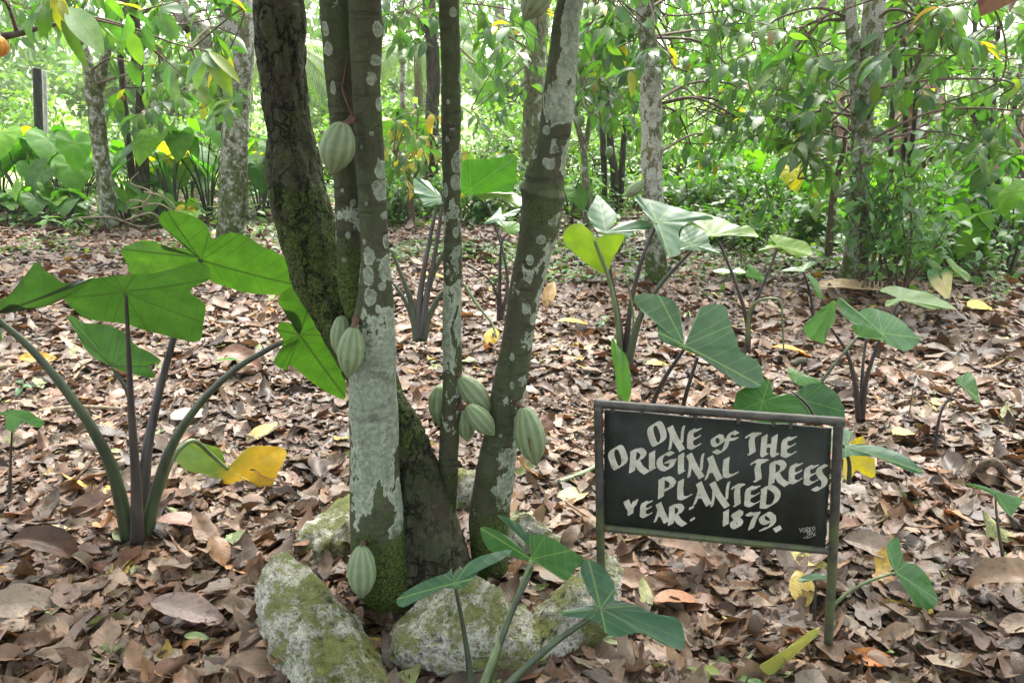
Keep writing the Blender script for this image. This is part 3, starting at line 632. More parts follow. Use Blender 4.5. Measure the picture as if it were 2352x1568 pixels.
b12 = grove_tree('thin leaning brown sapling left of the leafy bush', [[(1902, 590, 19), (1908, 520, 18), (1916, 440, 17), (1932, 370, 14), (1944, 300, 10)], [(1914, 445, 12), (1912, 400, 10), (1890, 375, 7), (1850, 358, 4)]], 7.0, M_TWIG,
   [(1760, 230, 1960, 420, 6.2, 7.2, 18)], None, 0, 0, seed=11, group=G, seg=8, top=False, size=.2)
b13 = grove_tree('dark multi stemmed cacao at the right edge below the big leaves', [[(2250, 430, 26), (2256, 350, 22), (2240, 270, 14), (2236, 180, 12), (2240, 0, 10)], [(2268, 430, 18), (2272, 340, 15), (2280, 260, 12), (2290, 120, 10), (2296, 0, 9)], [(2290, 430, 14), (2312, 330, 12), (2330, 250, 10), (2350, 120, 8)]], 8.2, M_DARKBARK,
   [(2160, 120, 2420, 360, 6.6, 9.4, 28), (2200, -60, 2440, 120, 6.2, 9, 14)], None, 0, 0, seed=12, group=G, seg=10, py=.012)
b14 = grove_tree('small yellowing cacao sapling behind the twin stems', [[(948, 535, 14), (944, 470, 13), (942, 420, 11), (930, 380, 7), (905, 350, 4)], [(942, 425, 8), (965, 385, 6), (990, 360, 4)], [(943, 432, 8), (975, 410, 6), (1000, 395, 4)]], YB(520), M_TWIG,
   [(890, 250, 1010, 400, 7.6, 8.8, 20), (1060, 340, 1130, 400, 8, 8.6, 4)], None, 0, 0, seed=13, group=G, seg=8, top=False, py=.25)
for o_, pd in ((b9, [((1478, 418), (1436, 452), 30, 6.3)]), (b10, [((1962, 422), (1916, 452), 30, 6.1)]), (b7, [((1335, 262), (1330, 296), 20, 8.9)]), (b8, [((1402, 336), (1396, 366), 17, 9.6), ((1440, 300), (1452, 326), 15, 9.6)]), (b5, [((925, 128), (924, 152), 18, 10.8)])):
    for (t_, b_, w_, y_) in pd: pod(o_, t_, b_, w_, y_, M_POD, None, nseg=24, nr=16)
# overhanging limb of a tree outside the left edge with an orange pod
random.seed(40)
lt = thing('cacao_tree', 'dark limb with an orange pod reaching in at the left edge', 'tree', Vector((-3.9, 4.9, 0)), G)
trunk_part(lt, [(-330, 900, 90), (-300, 500, 80), (-260, 240, 60), (-180, 120, 40)], 4.9, M_DARKBARK, 'trunk', 0, .3)
trunk_part(lt, [(-180, 120, 34), (-60, 96, 22), (40, 78, 14), (100, 62, 9), (170, 50, 5)], 4.9, M_DARKBARK, 'branch', 0, .2, 10)
pod(lt, (-4, 82), (-6, 134), 46, 4.85, M_PODY, at(4, 80, 4.9))
crown(lt, [at(-180, 120, 4.9), at(-60, 96, 4.9), at(40, 78, 4.9), at(150, 55, 4.9)], pts_rect([(60, -60, 240, 40, 4.8, 5.6, 3), (-300, -200, 40, 20, 4.6, 6, 8)]), .21, .10)
B = Batch('cacao', 10, 5); PG = (.20, .30, .15)
def cl(a, b, Ya, Yb, wf, col, nrm=(0, -.5, .8), bend=.5, fold=.15):
    p, q = at(*a, Ya), at(*b, Yb); B.add(p, q - p, nrm, (q - p).length * 1.05, wf * dep(*a, Ya) / FPX, col, bend, fold)
cl((158, 18), (226, 96), 4.8, 4.6, 62, PG); cl((140, 45), (200, 150), 4.8, 4.75, 26, (.08, .14, .03)); cl((138, 0), (150, 44), 4.8, 4.7, 22, (.25, .24, .03)); cl((120, 20), (102, 80), 4.8, 4.8, 30, (.07, .14, .03))
cl((478, 118), (435, 198), 6.0, 5.9, 42, (.14, .22, .10)); cl((474, 122), (415, 180), 6.0, 5.9, 34, (.12, .2, .09)); cl((478, 120), (530, 206), 6.0, 5.85, 44, (.14, .20, .02)); cl((480, 118), (550, 172), 6.0, 5.85, 26, (.17, .22, .02)); cl((470, 120), (498, 150), 6.0, 5.9, 36, (.16, .25, .12)); cl((440, 190), (478, 230), 6.0, 5.9, 34, (.10, .15, .03)); cl((400, 182), (398, 235), 6, 5.95, 26, (.09, .14, .08))
for (a, b) in [((300, 70), (320, 150)), ((330, 60), (350, 120)), ((360, 40), (400, 90)), ((300, 140), (318, 200)), ((345, 150), (330, 220)), ((390, 150), (372, 212)), ((420, 30), (380, 10)), ((250, 20), (270, 90)), ((285, 30), (240, 60)), ((215, 90), (160, 130)), ((100, 10), (60, 50)), ((370, 30), (412, 88))]:
    cl(a, b, 5.6, 5.6, random.uniform(24, 38), green())
V, F, a_ = B.arrays(); obj('foliage', V, F, M_CACAO, lt, a_)
tw = [tube([at(100, 62, 4.9), at(200, 40, 5.2), at(290, 60, 5.5), at(400, 100, 5.8), at(478, 118, 6)], [.010, .009, .008, .006, .004], 6, 30), tube([at(200, 40, 5.2), at(300, 70, 5.5), at(370, 130, 5.8), at(440, 190, 6)], [.007, .006, .005, .003], 6, 30), tube([at(290, 35, 5.4), at(340, 20, 5.6), at(420, 0, 5.8)], [.006, .005, .003], 6, 14)]
V, F, a_ = join(tw); obj('twig', V, F, M_TWIG, lt, a_)
# dried leaf hanging close at the top right corner
B = Batch('cacao', 10, 5); cl((2330, -60), (2262, 12), 1.25, 1.22, 90, (.20, .10, .06)); cl((2320, -80), (2345, 22), 1.25, 1.25, 70, (.17, .10, .06))
V, F, a_ = B.arrays(); b11c = obj('hanging_leaf', V, F, M_LITTER, None, a_, loc=at(2330, -60, 1.25)); tag(b11c, 'dry brown leaf hanging into the top right corner', 'leaf')

# ================================================================ posts, dead banana plants, leafy bush
def post(label, x, ytop, ybase, wd, Y, mat, name):
    t_ = at(x, ytop, Y); b_ = at(x, ybase, Y); b_.z = -.1; r = .5 * wd * dep(x, ytop, Y) / FPX; root = thing(name, label, 'post', (b_.x, Y, 0), None)
    V, F, a = tube([b_, b_.lerp(t_, .6), b_.lerp(t_, .985), t_], [r, r, r, r * .75], 12, 24); obj('post_shaft', V, F, mat, root, a)
post('dark weathered fence post standing at the left edge', 85, 163, 440, 19, 10.4, M_POST, 'fence_post')
post('slim grey post right behind the dark fence post', 102, 168, 440, 9, 10.8, M_CONCRETE, 'slim_post')
post('short pale post behind the dark sapling stems', 2106, 256, 440, 18, 9.2, M_CONCRETE, 'concrete_post')
M_DEAD = leaf_material('dead_banana_leaf', rough=.8, trans=.12, tcol=(1.2, .9, .6), spec=.2, vein=.3, nlat=20, veincol=(.2, .14, .09))
def dead_banana(label, px, py, Y, h, n, seed):
    random.seed(seed); c = at(px, py, Y); root = thing('dead_banana_plant', label, 'plant', (c.x, Y, 0), 'withered banana plants'); b = Vector((c.x, Y, 0))
    V, F, a = tube([b - Vector((0, 0, .05)), b + Vector((0, 0, h * .5)), b + Vector((.03, 0, h))], [.12, .10, .06], 10, 16); obj('trunk', V, F, M_TWIG, root, a)
    B = Batch('lance', 8, 3)
    for i in range(n):
        az = random.uniform(0, 6.28); o = b + Vector((math.cos(az) * .10, math.sin(az) * .10, h * random.uniform(.45, 1)))
        B.add(o, Vector((math.cos(az) * .5, math.sin(az) * .5, -1)) + rv(.2), Vector((math.cos(az), math.sin(az), .3)), random.uniform(.4, .8), random.uniform(.06, .16), jit((.19, .125, .09), .35), -.3, .4, random.uniform(-1, 1))
    B.build('dry_leaves', M_DEAD, root)
dead_banana('withered brown banana plant hanging behind the dark sapling stems', 2128, 250, 10.2, 1.6, 90, 1)
dead_banana('withered brown banana plant at the right edge', 2330, 360, 9.2, 1.4, 80, 2)
dead_banana('withered banana leaves seen left of the white lichened tree', 1930, 180, 10.6, 1.5, 50, 3)
random.seed(50)
lb = at(2030, 650, 5.9); LBC = [(.095, .20, .075), (.11, .22, .08), (.08, .17, .06), (.12, .23, .07)]
shrub((lb.x, 5.9, 0), .85, 1.42, 760, 'leafy bush of small pale leaves in front of the white lichened tree', 'leafy_bush', 'bush', None, .085, LBC, 51, .6, lo=.35)
shrub((at(2120, 560, 6.6).x, 6.6, 0), 1.3, .75, 420, 'low leafy bush spreading right of the white lichened tree', 'leafy_bush', 'bush', None, .09, LBC, 52, .9)
shrub((at(2260, 560, 7.2).x, 7.2, 0), 1.3, .8, 360, 'dark low bush at the right edge under the withered banana plant', 'leafy_bush', 'bush', None, .10, [(.04, .10, .03), (.05, .12, .03)], 53, .9)
shrub((at(1690, 560, 6.4).x, 6.4, 0), .30, .34, 400, 'small feathery bush behind the taro plants right of centre', 'feathery_bush', 'bush', None, .030, [(.07, .15, .05), (.10, .18, .05)], 54, .3)
shrub((at(1750, 420, 9.6).x, 9.6, 0), 1.8, .8, 700, 'wide low bush under the leafy branches right of centre', 'leafy_bush', 'bush', None, .10, HC, 56, 1.2)
shrub((at(1290, 440, 10.6).x, 10.2, 0), 1.6, .75, 600, 'low bush at the foot of the stout scarred trunk', 'leafy_bush', 'bush', None, .10, HC, 57, 1.0)

random.seed(58)
for i, (px, Y, w_, h_) in enumerate([(905, 9.6, 1.0, .8), (985, 10.2, 1.1, .9), (1090, 9.4, 1.0, .6), (1180, 10.0, 1.1, .75), (1380, 9.6, 1.1, .8), (1460, 10.4, 1.2, .9), (1570, 9.2, 1.2, .85), (1660, 10.0, 1.2, 1.0), (1790, 9.0, 1.1, .85), (1860, 9.8, 1.2, 1.0), (1900, 8.2, .9, .6), (2140, 8.4, 1.2, 1.0), (2230, 9.2, 1.2, 1.1), (2330, 8.0, 1.1, .9), (1620, 8.2, .8, .45), (1740, 7.8, .8, .4), (2040, 7.6, .9, .6)]):
    shrub((at(px, 450, Y).x, Y, 0), w_, h_, 620, 'low bright green bush in the understory between the far trunks', 'understory_bush', 'bush', 'low bushes of the understory', random.uniform(.075, .12), HC + LBC, 600 + i, w_ * .7, lo=.12)
# ================================================================ far taro beds
random.seed(60); TGRP = 'taro plants in the far beds'
LT = [(10, 10.2), (60, 9.9), (120, 10.0), (150, 10.6), (190, 9.6), (300, 10.2), (350, 9.8), (400, 9.5), (440, 10.4), (480, 9.8), (30, 9.3), (100, 9.2), (160, 9.0), (290, 9.2), (370, 9.0), (430, 9.0), (600, 9.8), (620, 10.4), (-60, 9.8), (-40, 10.6)]
for i, (px, Y) in enumerate(LT):
    c = at(px, 500, Y); f = 'front' if Y < 9.4 else 'back'
    taro_generic('broad leaved taro in the crowded bed under the pale trees at left', (c.x, Y, 0), random.uniform(.6, 1.1) if Y > 9.3 else random.uniform(.25, .5), random.randint(7, 10), random.uniform(.28, .40) if Y > 9.3 else .22, 'taro plants in the crowded left bed', .04)
RT = [(1800, 9.2), (1880, 8.8), (1700, 9.6), (2160, 7.6), (2220, 7.0), (2290, 7.4), (2340, 6.6), (2380, 7.6), (2250, 8.2), (2330, 8.6), (2180, 8.6), (1960, 9.0), (1620, 9.8), (1560, 9.4), (1310, 9.2)]
for i, (px, Y) in enumerate(RT):
    c = at(px, 500, Y)
    taro_generic('taro growing among the bushes under the right hand trees', (c.x, Y, 0), random.uniform(.45, .8), random.randint(5, 7), .28, 'taro plants among the right bushes', .03)
# ================================================================ the old cacao tree
random.seed(70)
YT = 2.15
ct = thing('cacao_tree', 'old cacao tree with several lichened stems rising from one mossy stump', 'tree', gnd(1000, 1390), G)
def stem(rows, Y, mat, kind, lich, moss, scar=None, nseg=56, step=.011, name='stem', label=None, top=None, knots=(), side=0.0, ring=None):
    """rows: (py, left px, right px)"""
    rows = sorted(rows, key=lambda r: -r[0]); P, Rr = [], []
    for i, (y, a, b) in enumerate(rows):
        x = (a + b) / 2; Yi = Y if not isinstance(Y, dict) else float(np.interp(y, sorted(Y), [Y[k] for k in sorted(Y)]))
        P.append(at(x, y, Yi)); Rr.append(.5 * (b - a) * dep(x, y, Yi) / FPX)
    for i in range(len(P)):      # slanted stems are thinner than their width along a row
        j, k = max(0, i - 1), min(len(P) - 1, i + 1); t = (P[k] - P[j]).normalized(); Rr[i] *= max(.75, math.sqrt(max(.2, 1 - t.x * t.x)))
    if top:
        for (dx, dy, dz, rf) in top: P.append(P[-1] + Vector((dx, dy, dz))); Rr.append(Rr[-1] * rf)
    L = sum((P[i + 1] - P[i]).length for i in range(len(P) - 1)); n = int(L / step)
    so = random.uniform(0, 90)
    kn = [(at(x, y, YT if isinstance(Y, dict) else Y), rr, am) for (x, y, rr, am) in knots]
    def disp(V, D, r):
        o = np.zeros(V.shape[:2])
        for i in range(V.shape[0]):
            for j in range(V.shape[1]):
                p = Vector(V[i, j])
                if kind == 'old':
                    q = Vector((p.x * 16 + so, p.y * 16, p.z * 6)); h = .010 * noise.fractal(q, 1, 2, 4)
                    dv = noise.voronoi(Vector((p.x * 26 + so, p.y * 26, p.z * 12)) + noise.noise_vector(p * 18) * .35)[0]; cr = dv[1] - dv[0]
                    h -= .006 * max(0, 1 - cr / .12); h += .010 * noise.noise(Vector((p.x * 5 + so, p.y * 5, p.z * 3)))
                    f = noise.noise(Vector((p.x * 34 + so, p.y * 34, p.z * 4))); h += .006 * f + .008 * abs(noise.noise(Vector((p.x * 20 + so, p.y * 20, p.z * 1.8 + 5)))) - .004
                else:
                    h = .0045 * noise.fractal(Vector((p.x * 10 + so, p.y * 10, p.z * 5)), 1, 2, 3) + .0012 * noise.noise(p * 75)
                if ring: h += ring[1] * math.exp(-((p.z - ring[0] + .25 * (p.x - P[0].x - .1)) / .011) ** 2) * (1 + .6 * noise.noise(p * 30)) - ring[1] * .7 * math.exp(-((p.z - ring[0] - .026 + .25 * (p.x - P[0].x - .1)) / .012) ** 2)
                for (c, rr, am) in kn:
                    dd = (p - c).length / rr
                    if dd < 1.6: h += am * math.exp(-dd * dd * 2.2)
                o[i, j] = h
        return V + D * o[..., None]
    m = len(P)
    def arr(v): 
        if isinstance(v, (int, float)): return [v] * m
        ys = [r[0] for r in rows] + [-200] * (m - len(rows)); kx = sorted(v); return [float(np.interp(y, kx, [v[k] for k in kx])) for y in ys]
    ex = list(zip(arr(lich), arr(moss), arr(scar or 0)))
    V, F, a = tube(P, Rr, nseg, n, True, disp, ex)
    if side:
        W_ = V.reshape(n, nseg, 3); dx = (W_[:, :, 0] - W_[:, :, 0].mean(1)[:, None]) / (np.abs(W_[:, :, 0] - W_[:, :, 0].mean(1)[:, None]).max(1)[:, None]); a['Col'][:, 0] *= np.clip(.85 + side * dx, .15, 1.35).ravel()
    o = obj(name, V, F, mat, ct, a)
    if label: o['label'] = label
    return P
UPP = [(-.10, .05, .5, .9), (-.25, .1, .6, .8)]
OC = ORG[ct.name]
def rounds(L, Y): return [(at(x, y, Y).x - OC.x, at(x, y, Y).z - OC.z, a * dep(x, y, Y) / FPX, b * dep(x, y, Y) / FPX / .94) for (x, y, a, b) in L]
BK = lambda nm, L, Y: bark_material(nm, spots=rounds(L, Y))
M_B3 = BK('front_stem_bark', [(845, 591, 15, 21), (844, 636, 15, 20), (851, 683, 16, 20), (886, 622, 18, 30), (876, 661, 8, 8), (869, 393, 12, 24), (871, 441, 19, 23), (866, 241, 8, 15), (850, 309, 6, 6), (848, 181, 12, 14), (857, 138, 10, 13), (860, 65, 10, 19), (879, 501, 8, 9), (832, 560, 5, 7), (866, 600, 5, 4), (838, 470, 4, 5), (884, 560, 8, 16), (826, 340, 4, 5)], 2.07)
M_B2 = BK('slim_stem_bark', [(742, 65, 9, 15), (749, 111, 11, 17), (790, 496, 10, 11), (800, 360, 5, 7), (782, 440, 5, 6), (806, 470, 6, 8), (760, 200, 7, 16), (796, 545, 6, 8), (786, 600, 6, 6)], 2.13)
M_B4 = BK('thin_stem_bark', [(1040, 27, 9, 10), (1049, 374, 13, 26), (1047, 421, 12, 18), (1056, 181, 5, 13), (1046, 536, 8, 11), (1028, 235, 4, 5), (1026, 322, 4, 7), (1022, 440, 6, 16), (1043, 690, 5, 12)], 2.21)
M_B5 = BK('leaning_stem_bark', [(1243, 551, 11, 11), (1218, 599, 10, 12), (1226, 740, 9, 14), (1240, 698, 10, 12), (1208, 712, 12, 14), (1176, 824, 6, 10), (1204, 622, 4, 5), (1150, 1003, 5, 5), (1262, 376, 16, 12), (1256, 300, 9, 10), (1176, 890, 5, 10), (1140, 1130, 12, 14)], 2.17)
s1 = stem([(0, 583, 697), (100, 588, 700), (200, 604, 703), (300, 614, 712), (400, 612, 738), (470, 624, 756), (540, 640, 772), (620, 664, 786), (700, 702, 828), (800, 754, 866), (900, 812, 930), (1000, 862, 982), (1100, 900, 1016), (1200, 905, 1052), (1300, 900, 1088), (1380, 890, 1098), (1440, 880, 1108)], {-300: 2.34, 600: 2.30, 1000: 2.24, 1440: 2.14}, M_OLDBARK, 'old', {0: .0, 1440: .0}, {-200: .30, 200: .36, 420: .52, 520: .66, 700: .70, 1000: .60, 1150: .36, 1250: .3, 1330: .50, 1440: .52}, {0: .05, 380: .22, 600: .12, 1150: .0, 1240: .42, 1300: .40, 1360: .0}, 84, .008, label='old dark stem with deeply cracked mossy bark', top=[(-.05, .05, .5, .85), (-.2, .1, .6, .7)])
s2 = stem([(0, 734, 806), (100, 742, 808), (200, 750, 812), (300, 758, 816), (400, 766, 822), (500, 771, 830), (600, 774, 840), (660, 776, 850), (710, 790, 862), (770, 812, 872)], 2.19, M_B2, 'smooth', {0: .12, 300: .2, 500: .3, 650: .25, 770: .3}, {0: .24, 400: .2, 540: .42, 620: .72, 700: .78, 770: .6}, None, 48, .010, label='dark slim stem joining the front stem halfway down', top=[(.0, .03, .5, .9), (-.1, .1, .6, .7)])
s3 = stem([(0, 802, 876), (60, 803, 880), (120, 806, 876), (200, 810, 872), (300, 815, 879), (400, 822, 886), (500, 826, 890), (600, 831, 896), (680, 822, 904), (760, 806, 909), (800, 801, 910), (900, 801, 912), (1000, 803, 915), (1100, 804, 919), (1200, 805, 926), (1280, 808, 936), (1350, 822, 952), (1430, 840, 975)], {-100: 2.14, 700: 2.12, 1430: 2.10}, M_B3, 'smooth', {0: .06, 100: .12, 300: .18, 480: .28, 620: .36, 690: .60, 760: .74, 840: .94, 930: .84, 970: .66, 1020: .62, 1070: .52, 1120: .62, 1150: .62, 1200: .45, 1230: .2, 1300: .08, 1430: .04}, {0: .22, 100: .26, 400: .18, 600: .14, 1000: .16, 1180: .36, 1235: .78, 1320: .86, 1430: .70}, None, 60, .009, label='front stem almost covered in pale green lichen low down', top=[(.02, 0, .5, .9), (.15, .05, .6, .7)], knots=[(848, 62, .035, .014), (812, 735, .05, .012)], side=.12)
s4 = stem([(0, 1010, 1055), (200, 1013, 1056), (400, 1016, 1058), (600, 1017, 1060), (800, 1018, 1061), (900, 1016, 1060), (1000, 1010, 1056), (1100, 1007, 1052), (1200, 1008, 1050), (1280, 1014, 1070)], 2.25, M_B4, 'smooth', {0: .10, 250: .12, 400: .34, 560: .56, 700: .54, 830: .36, 940: .52, 1020: .44, 1090: .15, 1200: .05}, {0: .16, 900: .2, 1060: .5, 1200: .7}, None, 40, .010, label='thin upright stem spotted with lichen', top=[(0, .05, .5, .9), (.1, .15, .6, .7)])
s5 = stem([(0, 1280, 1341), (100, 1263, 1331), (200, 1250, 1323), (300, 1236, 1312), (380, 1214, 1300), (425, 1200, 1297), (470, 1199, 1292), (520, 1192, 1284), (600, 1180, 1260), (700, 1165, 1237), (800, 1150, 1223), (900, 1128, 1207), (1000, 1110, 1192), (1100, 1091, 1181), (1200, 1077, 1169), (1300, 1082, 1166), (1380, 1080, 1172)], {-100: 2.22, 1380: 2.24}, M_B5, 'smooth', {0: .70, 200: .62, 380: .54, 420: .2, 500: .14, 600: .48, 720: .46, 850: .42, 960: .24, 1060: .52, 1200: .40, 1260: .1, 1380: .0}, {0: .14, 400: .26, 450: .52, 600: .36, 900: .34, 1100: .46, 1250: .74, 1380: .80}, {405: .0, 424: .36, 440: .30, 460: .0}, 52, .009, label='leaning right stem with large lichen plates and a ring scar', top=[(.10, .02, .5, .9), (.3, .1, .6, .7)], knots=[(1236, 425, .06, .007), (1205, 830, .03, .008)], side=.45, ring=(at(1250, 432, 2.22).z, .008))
# pods hanging on the stems
def P_(x, y, Y): return at(x, y, Y)
pod(ct, (788, 282), (762, 402), 80, 2.04, M_POD2, P_(812, 272, 2.10), seed=1)
pod(ct, (786, 726), (786, 828), 54, 2.13, M_POD, None, seed=2)
pod(ct, (812, 752), (800, 868), 62, 2.02, M_POD, P_(818, 732, 2.07), seed=3)
pod(ct, (830, 1256), (832, 1374), 67, 1.955, M_POD2, P_(836, 1238, 2.06), seed=4)
pod(ct, (1012, 884), (1016, 984), 58, 2.30, M_POD, None, seed=5)
pod(ct, (1056, 866), (1128, 950), 58, 2.22, M_POD2, P_(1052, 858, 2.23), seed=6)
pod(ct, (1074, 930), (1136, 1000), 52, 2.17, M_POD, P_(1056, 936, 2.22), seed=7)
pod(ct, (1066, 936), (1074, 1014), 46, 2.26, M_POD, None, seed=8)
pod(ct, (1203, 936), (1232, 1070), 70, 2.12, M_POD, P_(1190, 928, 2.17), seed=9)
pod(ct, (1262, -46), (1202, 48), 66, 2.02, M_POD2, P_(1290, -50, 2.16), seed=10)
V, F, a = tube([at(800, 120, 2.13), at(790, 180, 2.125), at(786, 205, 2.12), at(800, 245, 2.10), at(812, 280, 2.08)], [.0016, .002, .002, .002, .002], 6, 30); obj('root_thread', V, F, M_PODSTALK, ct, a)
random.seed(71)
tp = [s_[-1] for s_ in (s1, s2, s3, s4, s5)]
crown(ct, tp, [Vector((random.uniform(-3.2, 3.4), random.uniform(-2.6, 4.6), random.uniform(2.7, 4.1))) for _ in range(760)], .27, .03)  # unseen crown, spread past the camera and thickened to shade the foreground

# ================================================================ stones round the stump
def rock_material():
    M = NT('mossy_limestone'); o = M.pos(); g = M.n('NewGeometry'); sp = M.n('SeparateXYZ'); M.set(sp.inputs[0], g.outputs['Normal'])
    n1 = M.noise(o, 13, 8, .7); n2 = M.noise(o, 62, 6, .72); n3 = M.noise(o, 5, 4); n4 = M.noise(o, 190, 3)
    st = M.mix(M.ss(n2, .36, .60), (.19, .18, .135), (.66, .64, .54)); st = M.mix(M.math('MULTIPLY', M.ss(n3, .5, .7), .6), st, (.30, .22, .11))
    ms = M.mix(M.ss(n4, .3, .7), (.040, .052, .010), (.150, .175, .040)); ms = M.mix(M.ss(n1, .45, .7), ms, (.19, .20, .055))
    mk = M.math('ADD', M.math('MULTIPLY', sp.outputs[2], .17), M.math('ADD', M.math('MULTIPLY', n1, .9), M.math('MULTIPLY', n3, .55)))
    mk = M.math('ADD', mk, M.math('MULTIPLY', M.math('SUBTRACT', n2, .5), .85)); mk = M.ss(mk, .74, .90)
    c = M.mix(M.math('MULTIPLY', mk, .95), st, ms); c = M.mix(M.math('MULTIPLY', M.ss(n2, .40, .30), .8), c, (.03, .028, .018))
    bm = M.n('Bump', None, Strength=1.0, Distance=.022, Height=M.math('ADD', M.math('MULTIPLY', n2, .8), M.math('MULTIPLY', n4, .4)))
    p = M.n('BsdfPrincipled', None, Base_Color=c, Roughness=.92, Normal=bm); p.inputs['Specular IOR Level'].default_value = .2
    return M.finish(p)
M_ROCK = rock_material()
import bmesh
ROCKS = []
def rock(label, cx, cy, cz, hx, hy, hz, yaw, seed, cuts=10, sub=6, tilt=0.0):
    random.seed(seed); bm = bmesh.new(); bmesh.ops.create_icosphere(bm, subdivisions=sub, radius=1.0)
    pl = [(rv().normalized(), random.uniform(.36, .62)) for _ in range(cuts + 4)] + [(Vector((0, 0, 1)), .72)]; V = []; c = Vector((cx, cy, cz)); ca, sa = math.cos(yaw), math.sin(yaw)
    for v in bm.verts:
        p = v.co.copy(); p = Vector(tuple(math.copysign(abs(q) ** .9, q) for q in p))
        for (n_, d_) in pl:
            e = p.dot(n_) - d_
            if e > 0: p -= n_ * e * .97
        p *= 1.5
        q = Vector((p.x * hx, p.y * hy, p.z * hz + tilt * p.x * hx)); w_ = Vector((q.x * ca - q.y * sa, q.x * sa + q.y * ca, q.z)) + c
        nn_ = (w_ - c).normalized()
        h = .022 * noise.fractal(w_ * 9 + Vector((seed, 0, 0)), 1, 2, 4) + .012 * noise.fractal(w_ * 34, .7, 2.1, 5)
        dv = noise.voronoi(w_ * 26)[0]; h -= .016 * max(0, .36 - dv[0]) / .36
        V.append(tuple(w_ + nn_ * h))
    F = [tuple(v.index for v in f.verts) for f in bm.faces]; bm.free()
    o = obj('rock', V, F, M_ROCK, None, {}, loc=(cx, cy, 0)); tag(o, label, 'rock', 'stones ringing the stump'); ROCKS.append((cx, cy, hx * .85, hy * .85, yaw))
rock('mossy limestone rock in front left of the stump, under the lowest pod', -.52, 1.90, .04, .235, .12, .12, -1.0, 301, 9, tilt=-.10)
rock('broad pale lichen crusted rock in front of the stump', -.095, 1.83, .05, .235, .125, .165, .05, 302, 9)
rock('pale mossy rock right of the stump, nearest the left sign post', .20, 1.99, .05, .22, .12, .155, .75, 303, 9, tilt=.25)
rock('dark mossy slab leaning behind left of the front stem', -.64, 2.40, .02, .20, .10, .08, .7, 304, 8, 5, tilt=.15)
rock('yellow green mossy rock behind the foot of the right stem', .055, 2.40, .04, .15, .11, .12, -.4, 305, 9, 5)
rock('small stone half buried behind the thin stem', -.145, 2.72, .05, .10, .09, .10, 0, 306, 8, 5)

